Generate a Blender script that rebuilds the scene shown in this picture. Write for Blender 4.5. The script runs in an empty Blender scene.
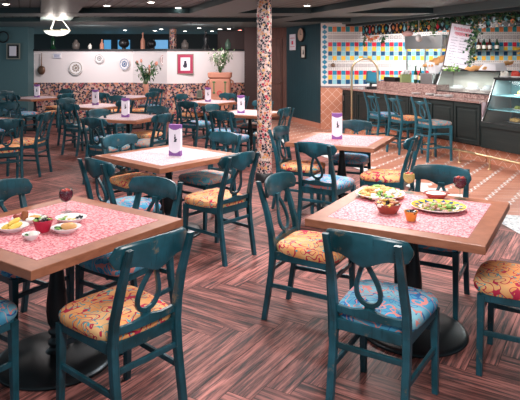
import bpy, math, random
from mathutils import Vector, Matrix
C = bpy.context.scene
COL = C.collection
R = math.radians
PI = math.pi
F = 572.0; HZ = 57.0; HC = 1.70          # focal length in pixels, horizon row, eye height

# ------------------------------------------------------------------ camera, world, exposure
cam_d = bpy.data.cameras.new('camera'); cam = bpy.data.objects.new('camera', cam_d); COL.objects.link(cam)
cam.location = (0, 0, HC); cam.rotation_euler = (R(90), 0, 0)
cam_d.sensor_width = 36; cam_d.lens = 36 * F / 520; cam_d.shift_y = -(200 - HZ) / 520
cam_d.clip_start = 0.05; cam_d.clip_end = 100
C.camera = cam
w = bpy.data.worlds.new('world'); C.world = w; w.use_nodes = True
w.node_tree.nodes['Background'].inputs[0].default_value = (0.62, 0.86, 0.98, 1)
w.node_tree.nodes['Background'].inputs[1].default_value = 0.55
C.view_settings.view_transform = 'Standard'; C.view_settings.look = 'None'
C.view_settings.gamma = 1; C.view_settings.use_curve_mapping = False
C.view_settings.exposure = 0.42

def area(loc, size, power, color=(1, .9, .84), rot=(0, 0, 0), name='area_light', spread=180):
    d = bpy.data.lights.new(name, 'AREA'); d.shape = 'DISK'; d.size = size; d.energy = power; d.color = color
    d.spread = R(spread)
    o = bpy.data.objects.new(name, d); COL.objects.link(o); o.location = loc; o.rotation_euler = rot
    return o
# added broad fill lamps under the dining room ceiling (behind and above the viewer, over the tables, over the bar)
area((0.3, 0.9, 2.46), 0.8, 62, (1, .95, .93), (R(12), 0, 0))
area((-1.8, 3.6, 2.46), 0.9, 26, (1, .90, .88))
area((1.3, 4.2, 2.46), 0.9, 48, (1, .90, .88))
area((-0.9, 6.3, 2.46), 0.9, 42, (1, .90, .88))
area((1.6, 7.6, 2.46), 0.9, 70, (1, .92, .88))
area((-3.0, 7.6, 2.46), 0.8, 22, (1, .88, .85))
area((-0.3, 9.4, 2.46), 0.8, 45, (1, .90, .86))
area((-3.4, 11.9, 2.46), 0.8, 38, (1, .88, .84))
area((-0.9, 12.2, 2.46), 0.7, 40, (1, .88, .84))
area((1.4, 11.0, 2.46), 0.7, 55, (1, .90, .86))
area((0.45, 4.9, 2.46), 0.3, 34, (.92, .97, 1))  # added cool lamp brightening the blue chair below
area((3.7, 12.2, 2.52), 0.8, 75, (1, .97, .95))
area((5.2, 10.6, 2.52), 0.8, 90, (1, .98, .97))
area((4.3, 11.6, 2.52), 0.3, 20, (1, .98, .97))
area((-4.3, 14.2, 2.40), 0.5, 30, (1, .90, .90), (R(35), 0, 0))  # added lamp washing the white back wall, as is the next
area((-1.6, 13.8, 2.40), 0.5, 30, (1, .90, .90), (R(35), 0, 0))

# ------------------------------------------------------------------ mesh builder
class MB:
    def __init__(s): s.v = []; s.f = []; s.m = []; s.sm = []
    def add(s, verts, faces, mat=0, smooth=False, M=None):
        b = len(s.v)
        for p in verts:
            p = Vector(p)
            if M is not None: p = M @ p
            s.v.append(tuple(p))
        for f in faces:
            s.f.append(tuple(b + i for i in f)); s.m.append(mat); s.sm.append(smooth)
    def box(s, c, d, rz=0, mat=0, M=None):
        x, y, z = d[0]/2, d[1]/2, d[2]/2
        T = Matrix.Translation(c) @ Matrix.Rotation(rz, 4, 'Z')
        if M is not None: T = M @ T
        vs = [(-x,-y,-z),(x,-y,-z),(x,y,-z),(-x,y,-z),(-x,-y,z),(x,-y,z),(x,y,z),(-x,y,z)]
        s.add(vs, [(0,3,2,1),(4,5,6,7),(0,1,5,4),(1,2,6,5),(2,3,7,6),(3,0,4,7)], mat, False, T)
    def b2(s, x0, x1, y0, y1, z0, z1, mat=0, M=None):
        s.box(((x0+x1)/2, (y0+y1)/2, (z0+z1)/2), (x1-x0, y1-y0, z1-z0), 0, mat, M)
    def loft(s, rings, caps=True, closed=False, mat=0, smooth=True, M=None):
        n = len(rings[0]); vs = [p for r in rings for p in r]; fs = []
        k = len(rings)
        for i in range(k if closed else k-1):
            a = i*n; b = ((i+1) % k)*n
            for j in range(n):
                fs.append((a+j, a+(j+1) % n, b+(j+1) % n, b+j))
        s.add(vs, fs, mat, smooth, M)
        if caps and not closed:
            s.add(list(rings[0]), [tuple(reversed(range(n)))], mat, False, M)
            s.add(list(rings[-1]), [tuple(range(n))], mat, False, M)
    def tube(s, pts, r, n=10, mat=0, closed=False, M=None):
        pts = [Vector(p) for p in pts]; rings = []
        k = len(pts); prev = None
        for i, p in enumerate(pts):
            if closed: t = pts[(i+1) % k] - pts[i-1]
            else: t = pts[min(i+1, k-1)] - pts[max(i-1, 0)]
            t.normalize()
            if prev is None:
                a = Vector((0,0,1)) if abs(t.z) < .9 else Vector((1,0,0))
                u = t.cross(a).normalized()
            else:
                u = (prev - t*prev.dot(t)).normalized()
            prev = u; vv = t.cross(u)
            rr = r[i] if isinstance(r, (list, tuple)) else r
            rings.append([tuple(p + u*math.cos(q*2*PI/n)*rr + vv*math.sin(q*2*PI/n)*rr) for q in range(n)])
        s.loft(rings, True, closed, mat, True, M)
    def lathe(s, prof, n=24, c=(0,0,0), mat=0, M=None, sx=1, sy=1, smooth=True):
        rings = [[(c[0]+r*math.cos(2*PI*j/n)*sx, c[1]+r*math.sin(2*PI*j/n)*sy, c[2]+z) for j in range(n)] for r, z in prof]
        s.loft(rings, True, False, mat, smooth, M)
    def blob(s, c, r, seed=0, amt=.15, mat=0, n=8, M=None, smooth=True):
        rnd = random.Random(seed); rings = []
        if not isinstance(r, (tuple, list)): r = (r, r, r)
        ph = [rnd.uniform(0, 6) for _ in range(6)]
        for i in range(1, n-1+1):
            th = PI*i/(n)
            ring = []
            for j in range(n+2):
                a = 2*PI*j/(n+2)
                k = 1 + amt*(math.sin(3*a+ph[0])*math.sin(2*th+ph[1]) + .6*math.sin(5*a+ph[2]+3*th))
                ring.append((c[0]+r[0]*math.sin(th)*math.cos(a)*k, c[1]+r[1]*math.sin(th)*math.sin(a)*k, c[2]-r[2]*math.cos(th)*k))
            rings.append(ring)
        s.loft(rings, True, False, mat, smooth, M)
    def build(s, name, mat, parent=None, loc=None, rz=0, bevel=0, subs=0, seg=2):
        me = bpy.data.meshes.new(name); me.from_pydata(s.v, [], s.f)
        mats = mat if isinstance(mat, (list, tuple)) else [mat]
        for m in mats: me.materials.append(m)
        me.polygons.foreach_set('material_index', s.m); me.polygons.foreach_set('use_smooth', s.sm)
        me.update()
        o = bpy.data.objects.new(name, me); COL.objects.link(o)
        if parent: o.parent = parent
        if loc: o.location = loc
        o.rotation_euler = (0, 0, rz)
        if bevel:
            b = o.modifiers.new('bevel', 'BEVEL'); b.width = bevel; b.segments = seg; b.limit_method = 'ANGLE'; b.angle_limit = R(35)
        if subs:
            b = o.modifiers.new('sub', 'SUBSURF'); b.levels = subs; b.render_levels = subs
        return o

def tag(o, label=None, cat=None, group=None, kind=None):
    if label: o['label'] = label
    if cat: o['category'] = cat
    if group: o['group'] = group
    if kind: o['kind'] = kind
    return o
def thing(name, label, cat, loc=(0,0,0), rz=0, group=None):
    o = bpy.data.objects.new(name, None); COL.objects.link(o); o.empty_display_size = .1
    o.location = loc; o.rotation_euler = (0, 0, rz)
    return tag(o, label, cat, group)
def copy_tree(o, parent=None):
    c = o.copy(); COL.objects.link(c)
    if parent: c.parent = parent
    for ch in list(o.children): copy_tree(ch, c)
    return c
def P(px, py, z):
    d = F*(HC-z)/(py-HZ)
    return Vector(((px-260)*d/F, d, z))

# ------------------------------------------------------------------ materials
def mat(name, col=(.5,.5,.5), rough=.5, metal=0, emit=None, es=1, trans=0, ior=1.45, spec=.5, coat=0, alpha=1):
    m = bpy.data.materials.new(name); m.use_nodes = True
    b = m.node_tree.nodes['Principled BSDF']
    b.inputs['Base Color'].default_value = (*col, 1); b.inputs['Roughness'].default_value = rough
    b.inputs['Metallic'].default_value = metal; b.inputs['IOR'].default_value = ior
    b.inputs['Transmission Weight'].default_value = trans
    b.inputs['Specular IOR Level'].default_value = spec
    b.inputs['Coat Weight'].default_value = coat
    if emit: b.inputs['Emission Color'].default_value = (*emit, 1); b.inputs['Emission Strength'].default_value = es
    return m
class NT:
    def __init__(s, m): s.t = m.node_tree; s.b = s.t.nodes['Principled BSDF']
    def n(s, typ, **kw):
        x = s.t.nodes.new(typ)
        for k, v in kw.items(): setattr(x, k, v)
        return x
    def l(s, a, b): s.t.links.new(a, b)
    def coord(s, kind='Object', scale=(1,1,1), rz=0, loc=None, randomize=False):
        tc = s.n('ShaderNodeTexCoord'); mp = s.n('ShaderNodeMapping')
        mp.inputs['Scale'].default_value = scale; mp.inputs['Rotation'].default_value = (0, 0, rz)
        src = tc.outputs[kind]
        if randomize:
            oi = s.n('ShaderNodeObjectInfo'); va = s.n('ShaderNodeVectorMath', operation='ADD')
            mu = s.n('ShaderNodeMath', operation='MULTIPLY'); mu.inputs[1].default_value = 37
            s.l(oi.outputs['Random'], mu.inputs[0])
            s.l(src, va.inputs[0]); s.l(mu.outputs[0], va.inputs[1]); src = va.outputs[0]
        s.l(src, mp.inputs[0]); return mp.outputs[0]
    def noise(s, vec, scale, detail=3, rough=.55, dist=0):
        x = s.n('ShaderNodeTexNoise'); x.inputs['Scale'].default_value = scale; x.inputs['Detail'].default_value = detail
        x.inputs['Roughness'].default_value = rough; x.inputs['Distortion'].default_value = dist
        s.l(vec, x.inputs['Vector']); return x.outputs['Fac']
    def ramp(s, fac, stops, const=False):
        x = s.n('ShaderNodeValToRGB'); r = x.color_ramp
        if const: r.interpolation = 'CONSTANT'
        while len(r.elements) < len(stops): r.elements.new(.5)
        for e, (p, c) in zip(r.elements, stops):
            e.position = p; e.color = (*c, 1) if len(c) == 3 else c
        s.l(fac, x.inputs[0]); return x.outputs['Color']
    def math(s, op, a, b=None, c=None):
        x = s.n('ShaderNodeMath', operation=op)
        for i, q in enumerate((a, b, c)):
            if q is None: continue
            if isinstance(q, (int, float)): x.inputs[i].default_value = q
            else: s.l(q, x.inputs[i])
        return x.outputs[0]
    def mix(s, fac, a, b, blend='MIX'):
        x = s.n('ShaderNodeMix', data_type='RGBA', blend_type=blend)
        if isinstance(fac, (int, float)): x.inputs[0].default_value = fac
        else: s.l(fac, x.inputs[0])
        for i, q in ((6, a), (7, b)):
            if isinstance(q, tuple): x.inputs[i].default_value = (*q, 1)
            else: s.l(q, x.inputs[i])
        return x.outputs[2]
    def base(s, c): s.l(c, s.b.inputs['Base Color'])
    def bump(s, h, strength=.3, dist=.01):
        x = s.n('ShaderNodeBump'); x.inputs['Strength'].default_value = strength; x.inputs['Distance'].default_value = dist
        s.l(h, x.inputs['Height']); s.l(x.outputs[0], s.b.inputs['Normal'])

def paint_mat(name, base, light, worn, wornamt=.62, rough=.36):
    m = mat(name, base, rough, spec=.5); t = NT(m)
    v = t.coord('Object', (1,1,1), randomize=True)
    a = t.noise(v, 5, 4, .6)
    c = t.ramp(a, [(.35, base), (.68, light)])
    g = t.noise(t.coord('Object', (60, 60, 6), randomize=True), 1, 3)
    c2 = t.mix(t.math('MULTIPLY', t.math('GREATER_THAN', g, .62), .35), c, tuple(x*.45 for x in base))
    wv = t.noise(v, 9, 5, .75)
    wm = t.math('MULTIPLY', t.math('SMOOTH_MIN', t.math('MULTIPLY', t.math('MAXIMUM', t.math('SUBTRACT', wv, wornamt), 0), 14), 1, .1), .55)
    t.base(t.mix(wm, c2, worn))
    geo = t.n('ShaderNodeNewGeometry')
    return m
M = {}
M['chair'] = paint_mat('teal_painted_wood', (.005,.036,.046), (.016,.090,.125), (.22,.15,.09), rough=.3)
M['stool'] = paint_mat('blue_teal_painted_wood', (.012,.085,.12), (.03,.14,.19), (.3,.2,.1), .7)
def fabric(name, ground, g2, line1, line2, scale=9):
    m = mat(name, ground, .85, spec=.2); t = NT(m)
    v = t.coord('Object', (1,1,1), randomize=True)
    wob = t.n('ShaderNodeTexNoise'); wob.inputs['Scale'].default_value = 10; t.l(v, wob.inputs['Vector'])
    n0 = t.noise(v, 6, 2)
    c = t.ramp(n0, [(.42, ground), (.6, g2)])
    n1 = t.noise(v, scale*1.5, 0, .5, 1.6)
    l1 = t.math('LESS_THAN', t.math('ABSOLUTE', t.math('SUBTRACT', n1, .5)), .036)
    v2 = t.coord('Object', (1,1,1), loc=None, randomize=True)
    n2 = t.noise(v2, scale*1.1, 0, .5, 2.4)
    l2 = t.math('LESS_THAN', t.math('ABSOLUTE', t.math('SUBTRACT', n2, .57)), .026)
    c = t.mix(l2, c, line2); c = t.mix(l1, c, line1)
    t.base(c); return m
M['orange'] = fabric('orange_swirl_fabric', (.78,.33,.12), (.76,.44,.20), (.48,.03,.07), (.09,.33,.36), 7.5)
M['blue'] = fabric('blue_swirl_fabric', (.06,.27,.43), (.20,.42,.50), (.60,.22,.20), (.03,.12,.32), 7.5)
M['mixed'] = fabric('sand_and_teal_fabric', (.10,.28,.33), (.45,.33,.26), (.55,.2,.15), (.05,.2,.35), 7)
M['iron'] = mat('black_iron', (.018,.024,.028), .33, .6)
def wood(name, c1, c2, rough=.35, sc=(3,40,40), rand=True):
    m = mat(name, c1, rough); t = NT(m)
    v = t.coord('Object', sc, randomize=rand)
    a = t.noise(v, 1.2, 5, .65, .3)
    t.base(t.ramp(a, [(.3, c1), (.7, c2)])); return m
M['tabwood'] = wood('brown_table_border_wood', (.24,.085,.045), (.37,.145,.082), .38, (9,9,30))
def speckle(name, ground, s1, s2, light):
    m = mat(name, ground, .55, spec=.3); t = NT(m)
    v = t.coord('Object')
    a = t.noise(v, 75, 2, .6); b = t.noise(v, 120, 1)
    c = t.ramp(a, [(.40, s1), (.50, ground), (.62, light)])
    c = t.mix(t.math('MULTIPLY', t.math('GREATER_THAN', b, .62), .6), c, s2)
    t.base(c); return m
M['pinktop'] = speckle('pink_speckled_inlay', (.70,.25,.28), (.52,.09,.13), (.80,.46,.46), (.82,.45,.46))
M['paletop_lit'] = speckle('pink_speckled_inlay_lit', (.56,.44,.47), (.44,.28,.32), (.66,.57,.60), (.66,.58,.61))  # same pink inlay, with its paler lighting put into the colour

def mosaic(name, palette, grout, scale, gw=.06):
    m = mat(name, grout, .35); t = NT(m)
    v = t.coord('Object')
    vo = t.n('ShaderNodeTexVoronoi'); vo.inputs['Scale'].default_value = scale; t.l(v, vo.inputs['Vector'])
    ve = t.n('ShaderNodeTexVoronoi', feature='DISTANCE_TO_EDGE'); ve.inputs['Scale'].default_value = scale; t.l(v, ve.inputs['Vector'])
    sp = t.n('ShaderNodeSeparateColor'); t.l(vo.outputs['Color'], sp.inputs[0])
    k = len(palette)
    c = t.ramp(sp.outputs[0], [(i/k, p) for i, p in enumerate(palette)], True)
    t.base(t.mix(t.math('LESS_THAN', ve.outputs['Distance'], gw), c, grout))
    return m
M['mosaic'] = mosaic('broken_tile_mosaic', [(.012,.012,.025),(.55,.20,.10),(.66,.40,.28),(.015,.015,.02),(.56,.25,.12),(.30,.04,.06),(.02,.03,.08),(.60,.34,.30),(.012,.012,.02)], (.46,.29,.27), 19, .05)
M['colmos'] = mosaic('column_tile_mosaic', [(.01,.01,.015),(.62,.22,.08),(.74,.60,.52),(.012,.012,.03),(.48,.02,.05),(.70,.38,.12),(.010,.010,.02),(.66,.45,.40),(.01,.01,.02)], (.60,.46,.43), 31, .065)
M['white'] = mat('white_plaster', (.80,.74,.74), .8)
def paneling(name, c1, c2, period=.11, axis=0, rough=.4, w=.1):
    m = mat(name, c1, rough); t = NT(m)
    tc = t.coord('Object'); sx = t.n('ShaderNodeSeparateXYZ'); t.l(tc, sx.inputs[0])
    f = t.math('FRACT', t.math('DIVIDE', sx.outputs[axis], period))
    g = t.math('LESS_THAN', f, w)
    n = t.noise(t.coord('Object', (8, 8, 1)), 2, 3)
    t.base(t.mix(g, t.ramp(n, [(.3, c1), (.7, tuple(x*1.35 for x in c1))]), c2)); return m
M['teal_panel'] = paneling('teal_board_panelling', (.016,.055,.070), (.006,.022,.03), .10)
M['teal_wall'] = mat('grey_teal_wall_paint', (.075,.15,.165), .6)
M['dark'] = mat('dark_teal_paint', (.006,.012,.014), .6)
M['darkbrown'] = mat('dark_brown_pillar_wood', (.05,.022,.02), .5)
M['doorwood'] = wood('reddish_door_wood', (.085,.030,.022), (.16,.06,.04), .4, (20,20,2))
M['soffit'] = mat('grey_ceiling_panel', (.115,.165,.168), .5)
M['riser'] = mat('dark_green_ceiling_edge', (.010,.028,.032), .45)
m = mat('grey_ceiling_boards', (.16,.16,.15), .5); t = NT(m); v = t.coord('Object', (1,1,1), R(-22.3)); sx = t.n('ShaderNodeSeparateXYZ'); t.l(v, sx.inputs[0])
t.base(t.mix(t.math('LESS_THAN', t.math('FRACT', t.math('DIVIDE', t.math('ADD', sx.outputs[0], 20), .17)), .16), (.12,.155,.150), (.012,.02,.02))); M['plank'] = m
M['brass'] = mat('brass', (.80,.62,.38), .32, 1)
M['chrome'] = mat('stainless_steel', (.62,.64,.64), .28, 1)
M['barwood'] = wood('dark_green_bar_wood', (.011,.018,.019), (.022,.032,.031), .45, (1,1,30))
m = mat('pink_brown_granite', (.3,.2,.18), .22); t = NT(m); v = t.coord('Object')
t.base(t.ramp(t.noise(v, 55, 3, .7), [(.38, (.13,.07,.065)), (.5, (.34,.20,.18)), (.62, (.58,.42,.38))])); M['granite'] = m
m = mat('pink_side_laminate', (.42,.30,.33), .4); M['pinkpanel'] = m
M['black'] = mat('black_plastic', (.012,.012,.014), .35)
M['offwhite'] = mat('white_porcelain', (.82,.80,.80), .2)
M['cloth'] = mat('white_cloth', (.80,.80,.84), .8)
M['purple'] = mat('purple_card', (.24,.09,.32), .5)
M['card'] = mat('white_card', (.84,.78,.86), .5)
M['terracotta'] = mat('terracotta_clay', (.50,.22,.15), .6)
M['terradark'] = mat('red_brown_clay', (.34,.07,.05), .4)
M['orangepot'] = mat('orange_glazed_clay', (.78,.27,.04), .35)
M['redpot'] = mat('crimson_glazed_clay', (.50,.02,.06), .35)
M['leaf'] = mat('green_leaf', (.06,.17,.06), .5); M['leaf2'] = mat('pale_green_leaf', (.20,.30,.14), .5)
M['ivy'] = mat('ivy_leaf', (.015,.075,.035), .5)
M['lettuce'] = mat('lettuce', (.24,.45,.10), .5)
M['bread'] = mat('golden_bread', (.70,.36,.14), .6); M['bread2'] = mat('fried_crumb', (.70,.38,.12), .6); M['brown'] = mat('brown_crust', (.30,.09,.03), .5)
M['cream'] = mat('cream', (.85,.82,.74), .4); M['olive'] = mat('black_olive', (.015,.014,.02), .25)
M['olivegreen'] = mat('green_olive', (.30,.32,.07), .35); M['red'] = mat('red_food', (.62,.05,.03), .4); M['yellow'] = mat('yellow_food', (.82,.55,.10), .5)
M['ham'] = mat('pale_ham', (.62,.38,.36), .5)
M['glass'] = mat('clear_glass', (.95,1,1), .02, trans=1, ior=1.3)
m = bpy.data.materials.new('thin_case_glass'); m.use_nodes = True; nt = m.node_tree; nt.nodes.clear()
o_ = nt.nodes.new('ShaderNodeOutputMaterial'); mx = nt.nodes.new('ShaderNodeMixShader'); tr = nt.nodes.new('ShaderNodeBsdfTransparent'); gl = nt.nodes.new('ShaderNodeBsdfGlossy')
tr.inputs[0].default_value = (.86,.95,.94,1); gl.inputs['Roughness'].default_value = .28; mx.inputs[0].default_value = .03
nt.links.new(tr.outputs[0], mx.inputs[1]); nt.links.new(gl.outputs[0], mx.inputs[2]); nt.links.new(mx.outputs[0], o_.inputs[0]); M['pane'] = m
M['wine'] = mat('dark_red_sangria', (.16,.01,.03), .08, spec=.6); M['whitewine'] = mat('golden_sangria', (.82,.45,.16), .1)
M['lens'] = mat('lamp_lens', (1,1,1), .3, emit=(1,.93,.85), es=14)
M['redlens'] = mat('red_lamp_lens', (1,.2,.2), .3, emit=(1,.25,.2), es=10)
M['bowlglass'] = mat('frosted_bowl_glass', (.9,.9,.85), .4, emit=(1,.97,.9), es=1.1)
M['trimring'] = mat('white_metal_ring', (.6,.6,.58), .3, .3)
M['screenblue'] = mat('lit_blue_window', (.05,.2,.4), .3, emit=(.08,.28,.50), es=.8)
M['bottle'] = mat('dark_green_bottle_glass', (.010,.05,.02), .1); M['brownbottle'] = mat('dark_brown_bottle_glass', (.05,.015,.008), .1)
M['coral'] = mat('coral_petal', (.72,.30,.22), .5)
M['label'] = mat('cream_paper_label', (.78,.74,.66), .6); M['redpaper'] = mat('red_paper', (.6,.03,.06), .5)
M['magenta'] = mat('crimson_picture_frame', (.38,.025,.075), .4); M['greyframe'] = mat('grey_picture_frame', (.25,.24,.20), .4)
M['purpleink'] = mat('purple_grey_ink', (.22,.18,.28), .6); M['ink'] = mat('black_ink', (.03,.03,.05), .6); M['redink'] = mat('red_ink', (.72,.06,.12), .6)
M['screen'] = mat('till_screen', (.02,.12,.18), .25, emit=(.02,.09,.14), es=.4)
M['greentin'] = mat('olive_green_tin', (.30,.36,.16), .4)
T = {}
for k, c in dict(teal=(.04,.30,.34), orange=(.78,.26,.10), red=(.66,.03,.06), blue=(.03,.25,.42), yellow=(.88,.50,.06), light=(.30,.62,.70), navy=(.02,.09,.20), white=(.80,.78,.76), grey=(.30,.25,.27), black=(.015,.015,.02)).items():
    T[k] = mat(k + '_glazed_tile', c, .2)

def struct(name, mb, m, bevel=0):
    o = mb.build(name, m, bevel=bevel); o['kind'] = 'structure'; return o

# ------------------------------------------------------------------ the floor
def wood_floor():
    rnd = random.Random(5)
    L, W = .98, .14; ang = R(-32)
    ca, sa = math.cos(ang), math.sin(ang)
    vs, fs, uv, cols = [], [], [], []
    def plank(x0, y0, x1, y1, vert):
        cx, cy = (x0+x1)/2, (y0+y1)/2
        wx, wy = cx*ca - cy*sa, cx*sa + cy*ca
        if not (-8.2 < wx < 6.5 and -2.2 < wy < 17): return
        g = .0016; b = len(vs); ox, oy = rnd.random()*50, rnd.random()*50; tone = rnd.random()
        for (x, y) in ((x0+g, y0+g), (x1-g, y0+g), (x1-g, y1-g), (x0+g, y1-g)):
            vs.append((x*ca - y*sa, x*sa + y*ca, 0))
            if vert: uv.append((ox + y - y0, oy + x - x0))
            else: uv.append((ox + x - x0, oy + y - y0))
            cols.append(tone)
        fs.append((b, b+1, b+2, b+3))
    for j in range(-16, 17):
        for k in range(-150, 151):
            ox, oy = j*L + k*W, -j*L + k*W
            plank(ox, oy, ox+L, oy+W, False)
            plank(ox+L, oy+W-L, ox+L+W, oy+W, True)
    me = bpy.data.meshes.new('floor')
    b = len(vs)
    vs2 = vs + [(-9,-3,-.004),(7,-3,-.004),(7,18,-.004),(-9,18,-.004)]
    fs2 = fs + [(b,b+1,b+2,b+3)]
    me.from_pydata(vs2, [], fs2)
    me.uv_layers.new(name='UVMap'); me.color_attributes.new('tone', 'FLOAT_COLOR', 'CORNER')
    uv += [(0,0)]*4; cols += [0]*4
    flat = [q for u in uv for q in u]
    me.uv_layers['UVMap'].data.foreach_set('uv', flat)
    me.color_attributes['tone'].data.foreach_set('color', [q for c in cols for q in (c, c, c, 1)])
    m = mat('herringbone_plank_wood', (.3,.15,.13), .5, spec=.35); t = NT(m)
    at = t.n('ShaderNodeAttribute', attribute_name='tone')
    v = t.coord('UV', (2.2, 38, 1))
    g = t.noise(v, 1, 6, .72, .6)
    v2 = t.coord('UV', (1.2, 9, 1)); g2 = t.noise(v2, 1, 4, .6)
    c = t.ramp(g, [(.38, (.026,.025,.027)), (.48, (.18,.072,.064)), (.58, (.44,.18,.155))])
    c2 = t.ramp(g2, [(.38, (.50,.46,.46)), (.62, (1.12,1.02,1.0))])
    c = t.mix(1, c, c2, 'MULTIPLY')
    sc = t.math('ADD', t.math('MULTIPLY', at.outputs['Fac'], .55), .72)
    cc = t.n('ShaderNodeCombineXYZ')
    for i in range(3): t.l(sc, cc.inputs[i])
    c = t.mix(1, c, cc.outputs[0], 'MULTIPLY'); t.base(c)
    m2 = mat('dark_joint', (.02,.014,.014), .8)
    me.materials.append(m); me.materials.append(m2)
    me.polygons[len(fs)].material_index = 1
    o = bpy.data.objects.new('floor', me); COL.objects.link(o); o['kind'] = 'structure'
wood_floor()

BX, BY = 1.79, 13.3                       # left end of the bar front
BD = Vector((.38, -.925, 0)).normalized(); BN = Vector((.925, .38, 0)).normalized(); BA = math.atan2(BD.y, BD.x)
def LB(t, n, z=0): return Vector((BX, BY, z)) + BD*t + BN*n

# terracotta tile area: staggered tiles with pale zig-zag joints
def tile_floor():
    m = mat('terracotta_floor_tile', (.5,.2,.12), .35); mg = mat('pale_tile_joint', (.78,.72,.70), .7); t = NT(m)
    geo = t.n('ShaderNodeNewGeometry'); n = t.noise(t.coord('Object'), 3, 3)
    c = t.ramp(geo.outputs['Random Per Island'], [(0, (.46,.175,.115)), (1, (.62,.29,.20))])
    t.base(t.mix(.25, c, t.ramp(n, [(.3, (.34,.12,.07)), (.7, (.66,.33,.24))])))
    poly = [(2.60, 5.3), (2.53, 6.15), (1.15, 9.8), (-.35, 13.4), (-.35, 15.4), (7, 15.4), (7, 5.3)]
    def inside(x, y):
        r = False; n_ = len(poly)
        for i in range(n_):
            x1, y1 = poly[i]; x2, y2 = poly[(i+1) % n_]
            if (y1 > y) != (y2 > y) and x < (x2-x1)*(y-y1)/(y2-y1)+x1: r = not r
        return r
    mb = MB()
    mb.add([(x, y, .002) for x, y in poly], [tuple(reversed(range(len(poly))))], 1)
    a = R(-8); s = .30; sy = .15
    rot = lambda x, y: (x*math.cos(a) - y*math.sin(a), x*math.sin(a) + y*math.cos(a))
    for i in range(-40, 60):
        for j in range(-10, 130):
            lx = i*s + (j*.25 % 1)*s; ly = j*sy
            q = [(lx+.002, ly+.002), (lx+s-.002, ly+.002), (lx+s-.002, ly+sy-.002), (lx+.002, ly+sy-.002)]
            q = [rot(x, y) for x, y in q]
            if all(inside(x, y) for x, y in q):
                mb.add([(x, y, .005) for x, y in q], [(0,1,2,3)], 0)
                for q2 in ([(lx-.009, ly-.012), (lx+.009, ly-.012), (lx+.009, ly+sy+.012), (lx-.009, ly+sy+.012)], [(lx-.009, ly+sy-.012), (lx+s*.25+.009, ly+sy-.012), (lx+s*.25+.009, ly+sy+.012), (lx-.009, ly+sy+.012)]):
                    q2 = [rot(x, y) for x, y in q2]
                    if all(inside(x, y) for x, y in q2): mb.add([(x, y, .0062) for x, y in q2], [(0,1,2,3)], 1)
    struct('floor', mb, [m, mg])
    band = mosaic('grey_pebble_band', [(.55,.55,.58),(.75,.74,.76),(.35,.38,.42),(.85,.82,.8)], (.72,.70,.70), 28, .08)
    b2 = MB(); q = [(2.40,6.12),(2.60,6.2),(7,5.62),(7,5.28),(2.72,5.55)]
    b2 = MB(); pts = [(2.60,5.3),(2.53,6.15),(1.15,9.8),(-.35,13.4)]
    for i in range(3):
        x1, y1 = pts[i]; x2, y2 = pts[i+1]
        b2.add([(x1-.10,y1,.006),(x1+.02,y1,.006),(x2+.02,y2,.006),(x2-.10,y2,.006)], [(0,1,2,3)])
    b2.add([(2.35,6.02,.0075),(2.56,6.18,.0075),(2.9,6.05,.0075),(3.6,5.2,.0075),(2.85,5.2,.0075),(2.55,5.6,.0075)], [(0,5,4,3,2,1)])
    struct('trim_1', b2, band)
tile_floor()

# ------------------------------------------------------------------ ceiling
mb = MB(); mb.b2(-9, 7, -3, 21, 2.60, 2.66)
struct('ceiling', mb, M['plank']).rotation_euler = (0, 0, 0)
u = Vector((-.36, .93, 0)).normalized()
def beam_slab(name, pts, z0=2.5, z1=2.60):
    b = MB(); n = len(pts)
    b.add([(x, y, z0) for x, y in pts], [tuple(reversed(range(n)))], 0)
    vs = [(x, y, z0) for x, y in pts] + [(x, y, z1) for x, y in pts]
    b.add(vs, [(i, (i+1) % n, n+(i+1) % n, n+i) for i in range(n)], 1)
    b.add([(x, y, z1) for x, y in pts], [tuple(range(n))], 1)
    struct(name, b, [M['soffit'], M['riser']])
def ux(x, y0, y): return x + (y-y0)*u.x/u.y       # follow the slanted beam direction
def quad_beam(name, xa, xb, y0, ya, yb, z0=2.5, z1=2.6):
    beam_slab(name, [(ux(xa, y0, ya), ya), (ux(xb, y0, ya), ya), (ux(xb, y0, yb), yb), (ux(xa, y0, yb), yb)], z0, z1)
beam_slab('trim_2', [(-9, 10.45), (7, 10.45), (7, 11.2), (-9, 11.2)], 2.50)
beam_slab('trim_3', [(-9, 13.1), (-2.2, 12.9), (-1.2, 13.1), (7, 13.1), (7, 20.5), (-9, 20.5)], 2.502)
quad_beam('trim_4', -3.06, -2.39, 8.0, 2.0, 13.0, 2.498)
quad_beam('trim_5', -0.52, .35, 8.47, 2.0, 10.5, 2.499)
quad_beam('trim_6', 1.7, 2.3, 8.47, 2.0, 13.2, 2.497)
beam_slab('trim_7', [(-9, 5.2), (7, 5.2), (7, 5.9), (-9, 5.9)], 2.501)
b = MB(); q_ = [(ux(-3.06,8,10.25),10.25),(ux(-2.39,8,10.25)+.02,10.25),(ux(-2.39,8,10.6)+.02,10.6),(ux(-3.06,8,10.6),10.6)]
beam_slab('trim_15', q_, 2.4965, 2.4975); bpy.data.objects['trim_15'].data.materials[0] = M['riser']
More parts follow.
